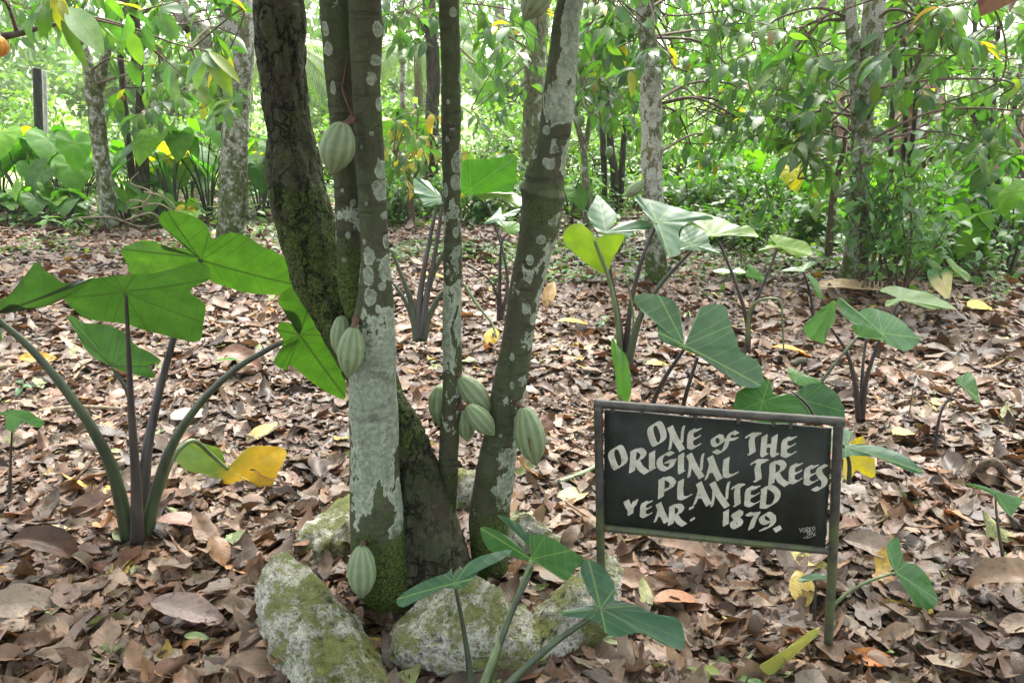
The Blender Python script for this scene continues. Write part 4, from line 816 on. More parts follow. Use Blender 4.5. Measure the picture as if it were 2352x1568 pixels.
# ================================================================ the sign
random.seed(80)
def sign():
    YL, YR = 1.92, 1.86; xl, xr = 1376., 1912.
    pa, pb = at(xl, 1475, YL), at(xr, 1512, YR); pn = Vector((pb.y - pa.y, -(pb.x - pa.x), 0)).normalized()
    def sp(x, y):
        d = ray(float(x), float(y)); return CAM + d * ((pa - CAM).dot(pn) / d.dot(pn))
    def zp(x, y): return sp(RS[0] * x + RS[1], RS[0] * y + RS[2])
    base = Vector((sp(1640, 1490).x, (YL + YR) / 2, 0)); root = thing('wooden_sign', 'hand lettered black board sign in a grey metal pipe frame', 'sign', base)
    M = NT('weathered_grey_pipe'); o = M.pos(); n1 = M.noise(o, 22, 5, .65); n2 = M.noise(o, 120, 4)
    c = M.mix(M.ss(n1, .35, .68), (.028, .028, .024), (.075, .071, .060)); c = M.mix(M.math('MULTIPLY', M.ss(n2, .6, .72), .6), c, (.14, .09, .05))
    nrm = M.n('SeparateXYZ'); M.set(nrm.inputs[0], o)
    c = M.mix(M.math('MULTIPLY', M.ss(M.noise(o, 14, 5, .7), .36, .54), M.ss(nrm.outputs[2], .47, .40)), c, (.080, .098, .040))
    p = M.n('BsdfPrincipled', None, Base_Color=c, Roughness=.55, Metallic=.25, Normal=M.n('Bump', None, Strength=.25, Distance=.002, Height=n2)); MP = M.finish(p)
    k = dep(1640, 1200, 1.89) / FPX
    def bar(name, pts, wd):
        P = [sp(*q) for q in pts]; r = [wd * .5 * k] * len(P); P2 = catmull([tuple(q) for q in P], 26)
        V, F, a = tube(P2, [wd * .5 * k] * 26, 18, 52); return obj(name, V, F, MP, root, a)
    lb_ = sp(1385, 1500); rb_ = sp(1900, 1540)
    bar('post', [(1384, 1500), (1379, 1220), (1374, 930)], 20); bar('post', [(1899, 1540), (1913, 1270), (1926, 966)], 21)
    bar('top_rail', [(1364, 926), (1650, 948), (1938, 968)], 19.5); bar('bottom_rail', [(1390, 1211), (1640, 1237), (1903, 1264)], 18.5)
    # board with real thickness; nb = towards the camera
    ux = (sp(1912, 1100) - sp(1376, 1100)).normalized(); nb = ux.cross(Vector((0, 0, 1))).normalized()
    if nb.y > 0: nb = -nb
    Q = [zp(168, 183), zp(2172, 348), zp(2118, 1400), zp(160, 1185)]
    e = []                               # slightly ragged board edge
    for i in range(4):
        a_, b_ = Q[i], Q[(i + 1) % 4]
        for j in range(24):
            q = a_.lerp(b_, j / 24); e.append(q + (rv(.0012) if j else Vector()))
    m = len(e); th = .008
    V = [tuple(q + nb * .002) for q in e] + [tuple(q - nb * th) for q in e]; F = [tuple(range(m)), tuple(range(2 * m - 1, m - 1, -1))] + [(i, m + i, m + (i + 1) % m, (i + 1) % m) for i in range(m)]
    M = NT('black_board_paint'); o = M.pos(); n1 = M.noise(o, 9, 6, .65); n2 = M.noise(o, 140, 4)
    c = M.mix(M.ss(n1, .35, .7), (.010, .0125, .010), (.022, .026, .018)); c = M.mix(M.math('MULTIPLY', M.ss(M.noise(o, 26, 6, .75), .58, .75), .6), c, (.035, .036, .022)); c = M.mix(M.ss(n2, .72, .76), c, (.10, .10, .08)); c = M.mix(M.math('MULTIPLY', M.ss(M.noise(M.pos((1, 1, .10)), 40, 5, .7), .52, .75), .5), c, (.040, .045, .028))
    p = M.n('BsdfPrincipled', None, Base_Color=c, Roughness=.6); p.inputs['Specular IOR Level'].default_value = .3
    board = obj('board', V, F, M.finish(p), root, {}, smooth=False)
    for t_ in (.045, .17, .40, .585, .735, .81):            # tabs holding the board to the top rail
        a_ = zp(150 + 2050 * t_, 160 + 190 * t_); 
        V, F, a = tube([a_ + Vector((0, 0, .006)), a_ + Vector((0, 0, -.012))], [.006, .006], 8, 4); obj('tab', V, F, MP, root, a)
    # lettering: broad pen strokes gathered on one fine grid, kept as one sheet just proud of the board
    W_, H_, q_ = 2352, 1556, 3.0; gw, gh = int(W_ / q_), int(H_ / q_); mask = np.zeros((gh, gw), bool); thin = np.zeros((gh, gw), bool)
    yy, xx = np.mgrid[0:gh, 0:gw]; xx = (xx + .5) * q_; yy = (yy + .5) * q_
    def fillpoly(pl, tgt):
        pl = np.array(pl); x0, y0 = (pl.min(0) / q_).astype(int) - 1; x1, y1 = (pl.max(0) / q_).astype(int) + 2
        x0, y0 = max(0, x0), max(0, y0); X, Yy = xx[y0:y1, x0:x1], yy[y0:y1, x0:x1]; inp = np.ones(X.shape, bool); inn = np.ones(X.shape, bool)
        for i in range(len(pl)):
            a_, b_ = pl[i], pl[(i + 1) % len(pl)]; cr = (b_[0] - a_[0]) * (Yy - a_[1]) - (b_[1] - a_[1]) * (X - a_[0]); inp &= cr >= -1e-6; inn &= cr <= 1e-6
        tgt[y0:y1, x0:x1] |= inp | inn
    def stroke(pts, nib, tgt=mask, thick=9, n=None):
        cv = catmull(pts, n or (2 if len(pts) == 2 else 10 * len(pts))); nb_ = np.array(nib) * .5; pb = np.array([-nib[1], nib[0]], float); pb = pb / np.linalg.norm(pb) * thick * .5
        for i in range(len(cv) - 1):
            a_, b_ = cv[i], cv[i + 1]; pts8 = [a_ + s1_ * nb_ + s2_ * pb for s1_ in (-1, 1) for s2_ in (-1, 1)] + [b_ + s1_ * nb_ + s2_ * pb for s1_ in (-1, 1) for s2_ in (-1, 1)]
            P = sorted(map(tuple, pts8)); lo, up = [], []           # hull
            for src, ch in ((P, lo), (P[::-1], up)):
                for p_ in src:
                    while len(ch) > 1 and (ch[-1][0] - ch[-2][0]) * (p_[1] - ch[-2][1]) - (ch[-1][1] - ch[-2][1]) * (p_[0] - ch[-2][0]) <= 0: ch.pop()
                    ch.append(p_)
            fillpoly(lo[:-1] + up[:-1], tgt)
    GL = {
     'O': [[(.42, 0), (.10, .18), (.05, .45), (.30, .95), (.52, 1), (.90, .80), (.95, .5), (.70, .06), (.42, 0)]],
     'N': [[(.12, .20), (.10, .6), (.0, .97)], [(.03, .02), (.40, .50), (.92, 1)], [(1.04, .0), (.96, .22), (.90, .68)]],
     'E': [[(.30, .06), (.14, .3), (.08, .92)], [(.26, .08), (.6, .10), (1, .04)], [(.16, .54), (.5, .56), (.92, .42)], [(.08, .93), (.5, 1), (.95, .86)]],
     'o': [[(.45, 0), (.05, .35), (.10, .9), (.55, 1), (.95, .6), (.85, .1), (.45, 0)]],
     'f': [[(1, .08), (.78, .0), (.62, .25), (.48, .75), (.25, 1), (.0, .92)], [(.42, .38), (.7, .36), (.98, .32)]],
     'T': [[(.0, .16), (.2, .06), (.98, .06)], [(.50, .1), (.34, .4), (.42, .95), (.22, 1)]],
     'H': [[(.14, .02), (.05, .9), (.2, 1)], [(.88, .02), (.76, .9), (.98, 1)], [(.12, .55), (.8, .48)]],
     'R': [[(.13, .02), (.10, .5), (.04, .95)], [(.13, .04), (.55, .0), (.80, .16), (.62, .40), (.28, .50)], [(.34, .48), (.62, .8), (1, 1)]],
     'I': [[(.5, .02), (.45, .5), (.46, .94), (.8, .97)]],
     'G': [[(.85, .08), (.55, .02), (.12, .35), (.14, .8), (.5, .97), (.78, .85), (.95, .52)], [(.58, .52), (1, .46)]],
     'A': [[(.40, .14), (.22, .6), (.0, .96)], [(.30, .03), (.6, .5), (.98, .98)], [(.16, .64), (.66, .64)]],
     'L': [[(.14, .02), (.06, .5), (.08, .9)], [(.06, .94), (.45, .98), (1, .84)]],
     'S': [[(.98, .05), (.66, .03), (.45, .22), (.60, .42), (.92, .62), (.86, .86), (.45, 1), (.05, .96)]],
     'P': [[(.12, .02), (.10, .6), (.06, .97)], [(.12, .06), (.60, .0), (.97, .20), (.75, .50), (.30, .60)]],
     'D': [[(.14, .04), (.10, .5), (.04, .95)], [(.10, .05), (.55, .0), (.97, .28), (.92, .64), (.5, .94), (.06, .97)]],
     'Y': [[(.0, .05), (.18, .35), (.42, .60)], [(1, .04), (.78, .38), (.50, .62), (.46, .98)]],
     '1': [[(.55, .02), (.5, .5), (.45, .98)]],
     '8': [[(.88, .10), (.5, .02), (.22, .22), (.5, .46), (.86, .70), (.60, .98), (.18, .92), (.10, .66), (.5, .46), (.82, .28), (.88, .10)]],
     '7': [[(.0, .06), (.3, .10), (1, .04)], [(.96, .06), (.6, .45), (.28, 1)]],
     '9': [[(.88, .2), (.5, .0), (.12, .2), (.16, .48), (.5, .58), (.86, .4), (.88, .2)], [(.9, .2), (.9, .55), (.6, .86), (.1, 1)]],
     'K': [[(.1, 0), (.1, 1)], [(.9, .0), (.15, .55), (.95, 1)]],
    }
    def glyph(ch, x0, y0, x1, y1, nib, tgt=mask, thick=9, mx=.5):
        hx, hy = abs(nib[0]) * mx, abs(nib[1]) * .5 + thick * .2
        for k_, s_ in enumerate(GL[ch]):
            nn_ = (nib[0] * .42, nib[1] * .6) if ch in 'NA' and k_ != 1 else nib
            stroke([(x0 + hx + (x1 - x0 - 2 * hx) * u, y0 + hy + (y1 - y0 - 2 * hy) * v) for (u, v) in s_], nn_, tgt, thick)
    NB = (50, -29)
    for t_ in [('O', 540, 278, 716, 496), ('N', 716, 308, 884, 546), ('E', 888, 330, 1022, 526), ('T', 1406, 368, 1552, 574), ('H', 1536, 388, 1708, 592), ('E', 1714, 402, 1862, 597),
               ('O', 196, 488, 373, 702), ('R', 378, 514, 562, 746), ('I', 545, 530, 628, 718), ('G', 616, 540, 802, 720), ('I', 800, 550, 884, 746), ('N', 884, 550, 1056, 788), ('A', 1036, 570, 1208, 810), ('L', 1204, 588, 1350, 778), ('T', 1452, 602, 1616, 812), ('R', 1606, 620, 1798, 854), ('E', 1784, 636, 1916, 830), ('E', 1916, 652, 2056, 842), ('S', 1986, 652, 2138, 892),
               ('P', 630, 764, 798, 968), ('L', 804, 780, 942, 974), ('A', 934, 800, 1112, 1032), ('N', 1088, 800, 1282, 1046), ('T', 1284, 818, 1408, 1030), ('E', 1392, 836, 1542, 1032), ('D', 1530, 842, 1718, 1050)]:
        glyph(*t_, NB)
    for t_ in [('o', 1102, 392, 1226, 500), ('f', 1118, 360, 1352, 566)]: glyph(*t_, (40, -24), mask, 8)
    for t_ in [('Y', 334, 958, 462, 1112), ('E', 474, 970, 590, 1128), ('A', 588, 984, 738, 1182), ('R', 722, 1004, 892, 1206), ('1', 1198, 1050, 1276, 1206), ('8', 1268, 1056, 1398, 1226), ('7', 1410, 1068, 1542, 1238), ('9', 1518, 1076, 1688, 1246)]: glyph(*t_, (48, -27))
    for (a_, b_) in [((928, 1044), (936, 1036)), ((938, 1144), (946, 1136))]: stroke([a_, b_], (34, -20), mask, 16)
    fillpoly([(1650, 1222), (1712, 1192), (1732, 1226), (1678, 1260)], mask)
    for t_ in [('Y', 1884, 1216, 1912, 1262), ('O', 1912, 1214, 1940, 1254), ('R', 1942, 1210, 1968, 1256), ('K', 1970, 1208, 1996, 1250), ('O', 1998, 1204, 2024, 1240), ('S', 1944, 1252, 1966, 1290), ('I', 1968, 1250, 1988, 1284), ('N', 1990, 1246, 2022, 1284)]: glyph(*t_, (3, -2), mask, 2.2)
    stroke([(1918, 1304), (1970, 1300), (2032, 1276)], (3, -2), mask, 2.2)
    V, F = [], []
    A_, Bq, Dq = zp(0, 0), zp(W_, 0), zp(0, H_)
    xs_ = {}
    for r_ in range(gh):
        row = mask[r_]; d_ = np.diff(np.concatenate(([0], row.astype(int), [0]))); st_, en_ = np.where(d_ == 1)[0], np.where(d_ == -1)[0]
        for a_, b_ in zip(st_, en_):
            o_ = len(V)
            for (x_, y_) in ((a_, r_), (b_, r_), (b_, r_ + 1), (a_, r_ + 1)): V.append(tuple(zp(x_ * q_, y_ * q_) + nb * .0034))
            F.append((o_, o_ + 1, o_ + 2, o_ + 3))
    M = NT('cream_letter_paint'); o = M.pos(); n1 = M.noise(o, 30, 5, .65); n2 = M.noise(o, 210, 4, .6); n3 = M.noise(o, 12, 4)
    c = M.mix(M.ss(n1, .35, .7), (.35, .345, .265), (.50, .49, .41)); c = M.mix(M.ss(M.math('ADD', M.math('MULTIPLY', n2, .7), M.math('MULTIPLY', n3, .4)), .66, .72), c, (.05, .05, .03))
    p = M.n('BsdfPrincipled', None, Base_Color=c, Roughness=.6); obj('lettering', V, F, M.finish(p), board, {}, smooth=False)
sign()

# ================================================================ near taro plants, leaf by leaf
random.seed(90)
def cm(*a): return jit(TG[0], .1)
TGN = [(.030, .100, .022), (.026, .085, .030)]
# --- large plant at the left
p = plant('tallest dark green taro at the left, its big leaves held up on four thick stalks', 315, 1240)
stalk(p, R0, [(300, 1252), (262, 1090), (215, 990), (150, 895), (70, 800), (0, 738), (-14, 722)], (2.42, 2.30), 36, 11)
stalk(p, R0, [(316, 1252), (312, 1100), (302, 950), (295, 800), (289, 668)], (2.40, 2.35), 34, 7, M_STALK_DARK)
stalk(p, R0, [(325, 1245), (335, 1060), (352, 960), (384, 830), (430, 672), (462, 597)], (2.50, 2.74), 34, 10, M_STALK_DARK)
stalk(p, R0, [(332, 1245), (358, 1130), (392, 1030), (448, 940), (530, 856), (620, 800), (690, 768)], (2.44, 2.52), 36, 9)
stalk(p, R0, [(318, 1240), (306, 980), (292, 900), (256, 842)], (2.52, 2.52), 20, 6)
UN = (.10, -.80, -.46)
blade('leaf', p, R4, (832, 582), [(318, 645), (470, 565), (620, 505), (860, 478), (1110, 450), (1285, 395), (1400, 445), (1395, 520), (1275, 575), (1330, 650), (1375, 690), (1365, 800), (1330, 930), (1150, 905), (1000, 868), (860, 812), (600, 775), (480, 715), (412, 640)], 2.34, UN, (.034, .082, .026), 0, .09, .012, mat=M_TARO_UNDER)
blade('leaf', p, R4, (-45, 735), [(-420, 760), (-200, 600), (0, 640), (110, 555), (225, 412), (270, 420), (335, 475), (425, 545), (520, 540), (640, 500), (500, 600), (330, 690), (200, 690), (70, 665), (-20, 770), (10, 900), (-60, 960), (-260, 900)], 2.30, UN, (.034, .080, .030), 8, .09, .012, mat=M_TARO_UNDER)
blade('leaf', p, R4, (1350, 372), [(1095, 160), (1062, 110), (1078, 62), (1130, 42), (1245, 65), (1375, 130), (1405, 195), (1440, 236), (1500, 203), (1605, 200), (1755, 280), (1895, 348), (1965, 440), (2032, 552), (1870, 610), (1700, 600), (1560, 568), (1440, 530), (1385, 470), (1300, 320), (1190, 225)], 2.74, (.15, -.86, -.25), (.048, .112, .022), 13, .08, .012, mat=M_TARO_UNDER)
blade('leaf', p, R4, (1345, 352), [(870, 470), (828, 380), (815, 300), (950, 250), (1060, 258), (1102, 302), (1240, 295), (1352, 335), (1300, 400), (1110, 452), (980, 480)], 2.76, (-.15, -.86, -.25), (.046, .105, .022), 2, .07, .01, mat=M_TARO_UNDER)
blade('leaf', p, R4, (752, 1085), [(448, 765), (485, 742), (560, 790), (700, 800), (842, 862), (910, 945), (965, 970), (1082, 1045), (1000, 1078), (1035, 1160), (880, 1132), (740, 1082), (600, 1000), (520, 880)], 2.54, (.0, -.8, .35), (.050, .140, .014), 0, .07, .012, mat=M_TARO_UNDER)
blade('leaf', p, R4, (2012, 870), [(1868, 630), (1925, 572), (2030, 550), (2072, 650), (2150, 760), (2200, 880), (2245, 985), (2310, 1100), (2322, 1300), (2250, 1290), (2100, 1200), (1950, 1085), (1922, 1116), (1838, 1060), (1905, 925), (1866, 860), (1868, 815), (1900, 788), (1965, 800), (2000, 850), (2030, 800), (1990, 722), (1890, 690)], 2.50, (.25, -.80, -.25), (.044, .105, .020), 8, .08, .012, mat=M_TARO_UNDER)
# --- yellow leaf lying at its foot
p = plant('wilting taro leaf, half green and half bright yellow, lying on the litter', 525, 1105, None, name='wilted_leaf', cat='leaf')
stalk(p, R7, [(880, 560), (980, 300), (1050, 205), (1120, 180), (1210, 255), (1305, 340)], (2.62, 2.86), 18, 8, M_STALK_PALE)
blade('leaf', p, R7, (1305, 338), [(1000, 280), (1020, 215), (1065, 180), (1180, 195), (1268, 228), (1285, 300), (1312, 325), (1400, 230), (1500, 205), (1642, 232), (1600, 340), (1532, 465), (1420, 402), (1320, 425), (1230, 415), (1185, 370), (1080, 350)], 2.86, (0, -.75, .5), (.13, .20, .012), 12, .05, .015, col2=(.62, .34, .012), ax2=(.2, 1))
# --- plant at the bottom centre
p = plant('glossy blue green taro in front of the pale rocks at the bottom', 1110, 1640)
stalk(p, R8, [(1180, 1300), (1165, 1120), (1140, 950), (1092, 695)], (1.60, 1.66), 22, 8)
stalk(p, R8, [(1215, 1300), (1290, 1090), (1375, 870), (1490, 570)], (1.62, 1.78), 28, 10, M_STALK_PALE)
stalk(p, R8, [(1230, 1300), (1330, 1000), (1400, 820), (1480, 650), (1500, 580)], (1.66, 1.80), 20, 7)
stalk(p, R8, [(1290, 1310), (1430, 1160), (1600, 1010), (1790, 875), (1850, 825)], (1.60, 1.66), 26, 9)
BG_ = (.034, .100, .050)
blade('leaf', p, R8, (1092, 690), [(786, 768), (900, 690), (1040, 640), (1072, 612), (1082, 655), (1180, 570), (1300, 522), (1388, 515), (1330, 572), (1240, 602), (1190, 662), (1122, 716), (1000, 716), (905, 765), (822, 815)], 1.66, (-.1, -.45, .85), BG_, 0, .06, .012)
blade('leaf', p, R8, (1490, 566), [(1224, 400), (1300, 410), (1400, 470), (1478, 555), (1500, 500), (1480, 440), (1560, 442), (1680, 502), (1775, 580), (1720, 612), (1708, 640), (1660, 676), (1560, 604), (1500, 585), (1400, 552), (1275, 520)], 1.78, (0, -.6, .7), (.040, .125, .025), 0, .05, .012)
blade('leaf', p, R8, (1500, 520), [(1318, 338), (1345, 338), (1430, 385), (1480, 435), (1560, 440), (1680, 500), (1770, 575), (1730, 590), (1620, 560), (1530, 530), (1430, 450), (1405, 400)], 1.84, (0, -.6, .7), BG_, 0, .05, .012)
blade('leaf', p, R8, (1852, 822), [(1752, 592), (1790, 560), (1880, 620), (1930, 710), (1925, 770), (2000, 790), (2150, 850), (2268, 880), (2296, 1022), (2200, 1012), (2060, 950), (1950, 966), (1880, 950), (1840, 890), (1700, 866), (1640, 842), (1750, 810), (1830, 800), (1795, 740), (1755, 652)], 1.66, (.1, -.45, .85), BG_, 12, .06, .014)
# --- plant behind the sign, left part
p = plant('dark glossy taro behind the sign board, one leaf folded upright', 1535, 1040)
stalk(p, R0, [(1470, 1010), (1515, 890), (1575, 796)], (2.85, 2.75), 16, 8, M_STALK_DARK); stalk(p, R0, [(1556, 1010), (1572, 920), (1602, 820)], (2.85, 2.8), 14, 8, M_STALK_DARK)
blade('leaf', p, R0, (1572, 793), [(1457, 682), (1490, 672), (1545, 690), (1566, 740), (1560, 780), (1576, 788), (1592, 765), (1600, 720), (1622, 700), (1665, 698), (1676, 730), (1692, 780), (1702, 806), (1745, 830), (1752, 882), (1700, 886), (1660, 850), (1600, 815), (1552, 795), (1515, 780), (1508, 745), (1475, 715)], 2.75, (.2, -.62, .72), (.024, .080, .026), 14, .03, .01)
p = plant('rounded green taro leaves rising just behind the top rail of the sign', 1800, 1080)
stalk(p, R0, [(1800, 1080), (1770, 990), (1750, 930)], (2.7, 2.66), 14, 7, M_STALK_DARK); stalk(p, R0, [(1815, 1080), (1860, 1000), (1888, 940)], (2.7, 2.7), 14, 7, M_STALK_DARK); stalk(p, R0, [(1880, 975), (1855, 930), (1820, 900)], (2.6, 2.6), 7, 5, M_STALK_DARK)
blade('leaf', p, R0, (1752, 920), [(1690, 912), (1700, 895), (1735, 882), (1766, 870), (1777, 905), (1790, 905), (1820, 905), (1838, 925), (1852, 962), (1780, 975), (1690, 950)], 2.66, (0, -.7, .6), (.034, .120, .016), 3, .04, .01)
blade('leaf', p, R0, (1845, 918), [(1828, 905), (1850, 885), (1885, 880), (1922, 902), (1940, 945), (1938, 985), (1900, 975), (1860, 962), (1838, 940)], 2.68, (0, -.7, .6), (.026, .085, .026), 4, .03, .01)
blade('leaf', p, R0, (1838, 862), [(1810, 844), (1826, 848), (1852, 860), (1888, 875), (1860, 884), (1836, 884), (1815, 868)], 2.9, (0, -.5, .8), (.045, .14, .025), 3)
p = plant('young rolled bright green taro leaf standing left of the sign top', 1432, 1000, name='taro_plant')
stalk(p, R0, [(1436, 1000), (1432, 940), (1424, 905)], (2.9, 2.9), 12, 7, M_STALK_PALE)
blade('leaf', p, R0, (1428, 915), [(1408, 779), (1425, 796), (1442, 820), (1451, 858), (1448, 914), (1432, 925), (1420, 914), (1414, 850)], 2.9, (.5, -.8, .2), (.075, .20, .02), 0, .12)
# --- right of the sign
p = plant('taro with one broad shiny leaf on dark forked stalks right of the sign', 1976, 958)
stalk(p, R0, [(1974, 965), (1964, 880), (1945, 810), (1908, 752)], (3.5, 3.5), 17, 6, M_STALK_DARK); stalk(p, R0, [(1978, 965), (1988, 880), (2002, 830), (2020, 780)], (3.5, 3.5), 16, 7, M_STALK_DARK); stalk(p, R0, [(1976, 960), (1982, 840), (1990, 776)], (3.52, 3.6), 10, 6, M_STALK_DARK); stalk(p, R0, [(1885, 878), (1930, 820), (1970, 772)], (3.3, 3.4), 8, 6)
blade('leaf', p, R6, (1385, 860), [(1085, 630), (1130, 640), (1188, 742), (1215, 725), (1295, 690), (1400, 712), (1500, 760), (1600, 860), (1650, 900), (1560, 976), (1450, 950), (1385, 910), (1300, 850), (1205, 800), (1125, 735)], 3.5, (.1, -.6, .75), (.030, .105, .022), 8, .04, .01)
blade('leaf', p, R6, (1225, 885), [(1180, 808), (1280, 815), (1382, 870), (1386, 908), (1300, 893), (1228, 885)], 3.42, (0, -.7, .5), (.055, .15, .02), 3, .04)
blade('leaf', p, R6, (1062, 660), [(1072, 642), (1070, 730), (1058, 800), (1002, 870), (1003, 930), (950, 915), (900, 900), (856, 820), (930, 740), (1000, 680)], 3.5, (-.3, -.8, .3), (.060, .150, .030), 4, .05)
p = plant('small taro with one arrow leaf on a bent dark stalk near the right edge', 2146, 1030)
stalk(p, R6, [(1740, 1640), (1760, 1480), (1800, 1350), (1910, 1215)], (2.95, 2.98), 9, 4, M_STALK_DARK)
blade('leaf', p, R6, (1915, 1212), [(1885, 1190), (1900, 1150), (1930, 1150), (1955, 1120), (1990, 1122), (2022, 1180), (2050, 1290), (2042, 1335), (1990, 1285), (1940, 1235)], 2.98, (.5, -.7, .4), (.045, .14, .02), 7)
p = plant('pale blue green taro leaf half hidden behind the right sign post', 1960, 1110)
stalk(p, R0, [(1950, 1110), (1950, 1060), (1935, 1020)], (2.35, 2.35), 12, 7)
blade('leaf', p, R0, (1945, 1025), [(1900, 990), (1930, 980), (1960, 995), (1950, 1018), (2000, 1020), (2060, 1035), (2122, 1082), (2080, 1075), (2020, 1050), (1960, 1045), (1920, 1050)], 2.35, (0, -.4, .85), (.05, .125, .065), 6, .05)
p = plant('drooping yellow taro leaf beside the right sign post', 1965, 1112, None, name='wilted_leaf', cat='leaf')
blade('leaf', p, R0, (1950, 1045), [(1938, 1095), (1955, 1102), (1965, 1080), (1985, 1090), (2008, 1095), (2010, 1055), (1990, 1045), (1985, 1005), (1960, 1010), (1940, 1040)], 2.42, (0, -.9, .2), (.50, .34, .03), 1, .05, .02, col2=(.55, .38, .16), ax2=(1, 0))
p = plant('taro with one hanging oval leaf on a pale stalk beside the sign', 1870, 1480)
stalk(p, R9, [(925, 1380), (935, 1290), (1000, 1140), (1110, 1000), (1280, 890), (1480, 822)], (2.0, 2.02), 12, 6, M_STALK_PALE); stalk(p, R9, [(900, 1400), (925, 1250), (940, 1000), (945, 870)], (1.98, 2.0), 12, 4, M_STALK_DARK)
blade('leaf', p, R9, (1484, 818), [(1424, 682), (1440, 620), (1500, 585), (1530, 690), (1555, 750), (1640, 778), (1735, 900), (1782, 1012), (1745, 1050), (1695, 1075), (1620, 1032), (1540, 922), (1485, 822), (1450, 760)], 2.02, (.3, -.75, .45), (.034, .120, .020), 7, .04)
blade('leaf', p, R9, (940, 865), [(825, 880), (850, 848), (920, 828), (1000, 828), (1050, 862), (1030, 868), (980, 858), (920, 872), (870, 886)], 2.0, (0, -.4, .85), (.035, .10, .04), 0, .04)
blade('leaf', p, R9, (905, 1250), [(970, 1190), (905, 1215), (760, 1320), (640, 1400), (570, 1450), (640, 1510), (740, 1440), (860, 1330), (960, 1240)], 1.78, (0, -.6, .75), (.20, .20, .025), 4, .05, col2=(.35, .30, .04), ax2=(1, 0))
p = plant('slim taro seedling with one drooping leaf at the right edge', 2330, 1400)
stalk(p, R9, [(2290, 1100), (2240, 880), (2195, 640), (2165, 420), (2158, 285)], (2.12, 2.2), 13, 4, M_STALK_DARK)
blade('leaf', p, R9, (2158, 285), [(1968, 220), (2060, 232), (2160, 268), (2250, 295), (2345, 325), (2300, 400), (2262, 440), (2200, 380), (2165, 330), (2110, 280)], 2.2, (.1, -.7, .5), (.045, .14, .022), 6)
p = plant('small taro with one drooping leaf at the left edge below the big plant', 22, 1150)
stalk(p, R0, [(22, 1150), (24, 1070), (28, 985)], (2.72, 2.74), 10, 4, M_STALK_DARK)
blade('leaf', p, R4, (72, 1415), [(-40, 1400), (0, 1390), (75, 1375), (180, 1382), (240, 1420), (298, 1460), (250, 1495), (180, 1460), (140, 1470), (75, 1520), (35, 1490), (30, 1420)], 2.74, (0, -.75, .4), (.05, .15, .018), 6)
# --- middle distance
p = plant('tall taro with a pale upright leaf and a yellow green heart shaped leaf', 1432, 838)
stalk(p, R0, [(1426, 845), (1418, 740), (1398, 640), (1366, 552)], (4.2, 4.2), 16, 7, M_STALK_PALE); stalk(p, R0, [(1432, 845), (1422, 740), (1404, 640), (1393, 545)], (4.25, 4.3), 18, 7, M_STALK_DARK); stalk(p, R0, [(1436, 842), (1446, 720), (1470, 610), (1508, 512)], (4.25, 4.3), 18, 7, M_STALK_DARK); stalk(p, R0, [(1440, 842), (1470, 730), (1520, 650), (1590, 575)], (4.2, 4.2), 22, 7); stalk(p, R0, [(1436, 842), (1455, 740), (1440, 640)], (4.2, 4.2), 8, 4, M_STALK_PALE)
blade('leaf', p, R5, (1792, 232), [(1590, 255), (1583, 200), (1625, 140), (1700, 130), (1768, 178), (1800, 226), (1870, 200), (1992, 200), (1960, 285), (1912, 375), (1868, 462), (1760, 412), (1680, 342), (1620, 290)], 4.2, (0, -.85, .0), (.16, .22, .020), 10, .03)
PALE = (.050, .122, .060)
blade('leaf', p, R2, (1868, 1560), [(1745, 1430), (1790, 1345), (1822, 1308), (1930, 1422), (1940, 1475), (1890, 1545), (1990, 1490), (2110, 1478), (2185, 1510), (2140, 1540), (2060, 1555), (2010, 1600), (1910, 1580), (1820, 1560), (1775, 1500)], 4.3, (0, -.6, .75), PALE, 2, .04)
blade('leaf', p, R0, (1510, 512), [(1458, 450), (1480, 455), (1540, 470), (1600, 490), (1640, 500), (1590, 508), (1560, 530), (1566, 575), (1540, 590), (1520, 560), (1500, 515), (1475, 480)], 4.3, (.1, -.6, .75), PALE, 8, .04)
blade('leaf', p, R0, (1590, 562), [(1560, 555), (1568, 525), (1592, 518), (1622, 535), (1632, 562), (1655, 584), (1610, 575), (1560, 572)], 4.2, (0, -.6, .75), PALE, 5, .04)
p = plant('taro on a dark forked stem with yellow green leaves under the slim speckled trunk', 1718, 805)
stalk(p, R0, [(1717, 808), (1716, 740), (1690, 650), (1652, 556)], (4.4, 4.4), 16, 6, M_STALK_DARK); stalk(p, R0, [(1718, 808), (1722, 730), (1750, 660), (1788, 566)], (4.4, 4.4), 14, 5, M_STALK_DARK); stalk(p, R0, [(1716, 790), (1722, 720), (1745, 690), (1790, 690), (1797, 740), (1800, 805)], (4.3, 4.1), 9, 4, M_STALK_PALE)
blade('leaf', p, R6, (255, 205), [(0, 30), (90, 40), (170, 52), (320, 92), (420, 140), (500, 142), (556, 212), (430, 192), (300, 212), (205, 212), (140, 165), (60, 90)], 4.4, (0, -.55, .8), (.10, .18, .020), 6, .04)
blade('leaf', p, R6, (690, 275), [(555, 302), (622, 272), (685, 265), (640, 240), (630, 210), (660, 198), (700, 202), (790, 228), (880, 250), (918, 332), (800, 340), (695, 292), (620, 295)], 4.4, (0, -.6, .7), (.115, .20, .018), 9, .04)
blade('leaf', p, R6, (380, 450), [(250, 440), (310, 425), (380, 435), (430, 420), (472, 450), (430, 465), (385, 455), (320, 465)], 4.5, (0, -.4, .8), (.13, .20, .02), 0)
blade('leaf', p, R6, (510, 480), [(470, 480), (480, 430), (502, 395), (560, 450), (610, 500), (580, 520), (520, 495)], 4.5, (0, -.7, .6), (.05, .15, .02), 4)
p = plant('dark stalked taro behind the thin upright stem, one pale leaf to its left', 960, 778)
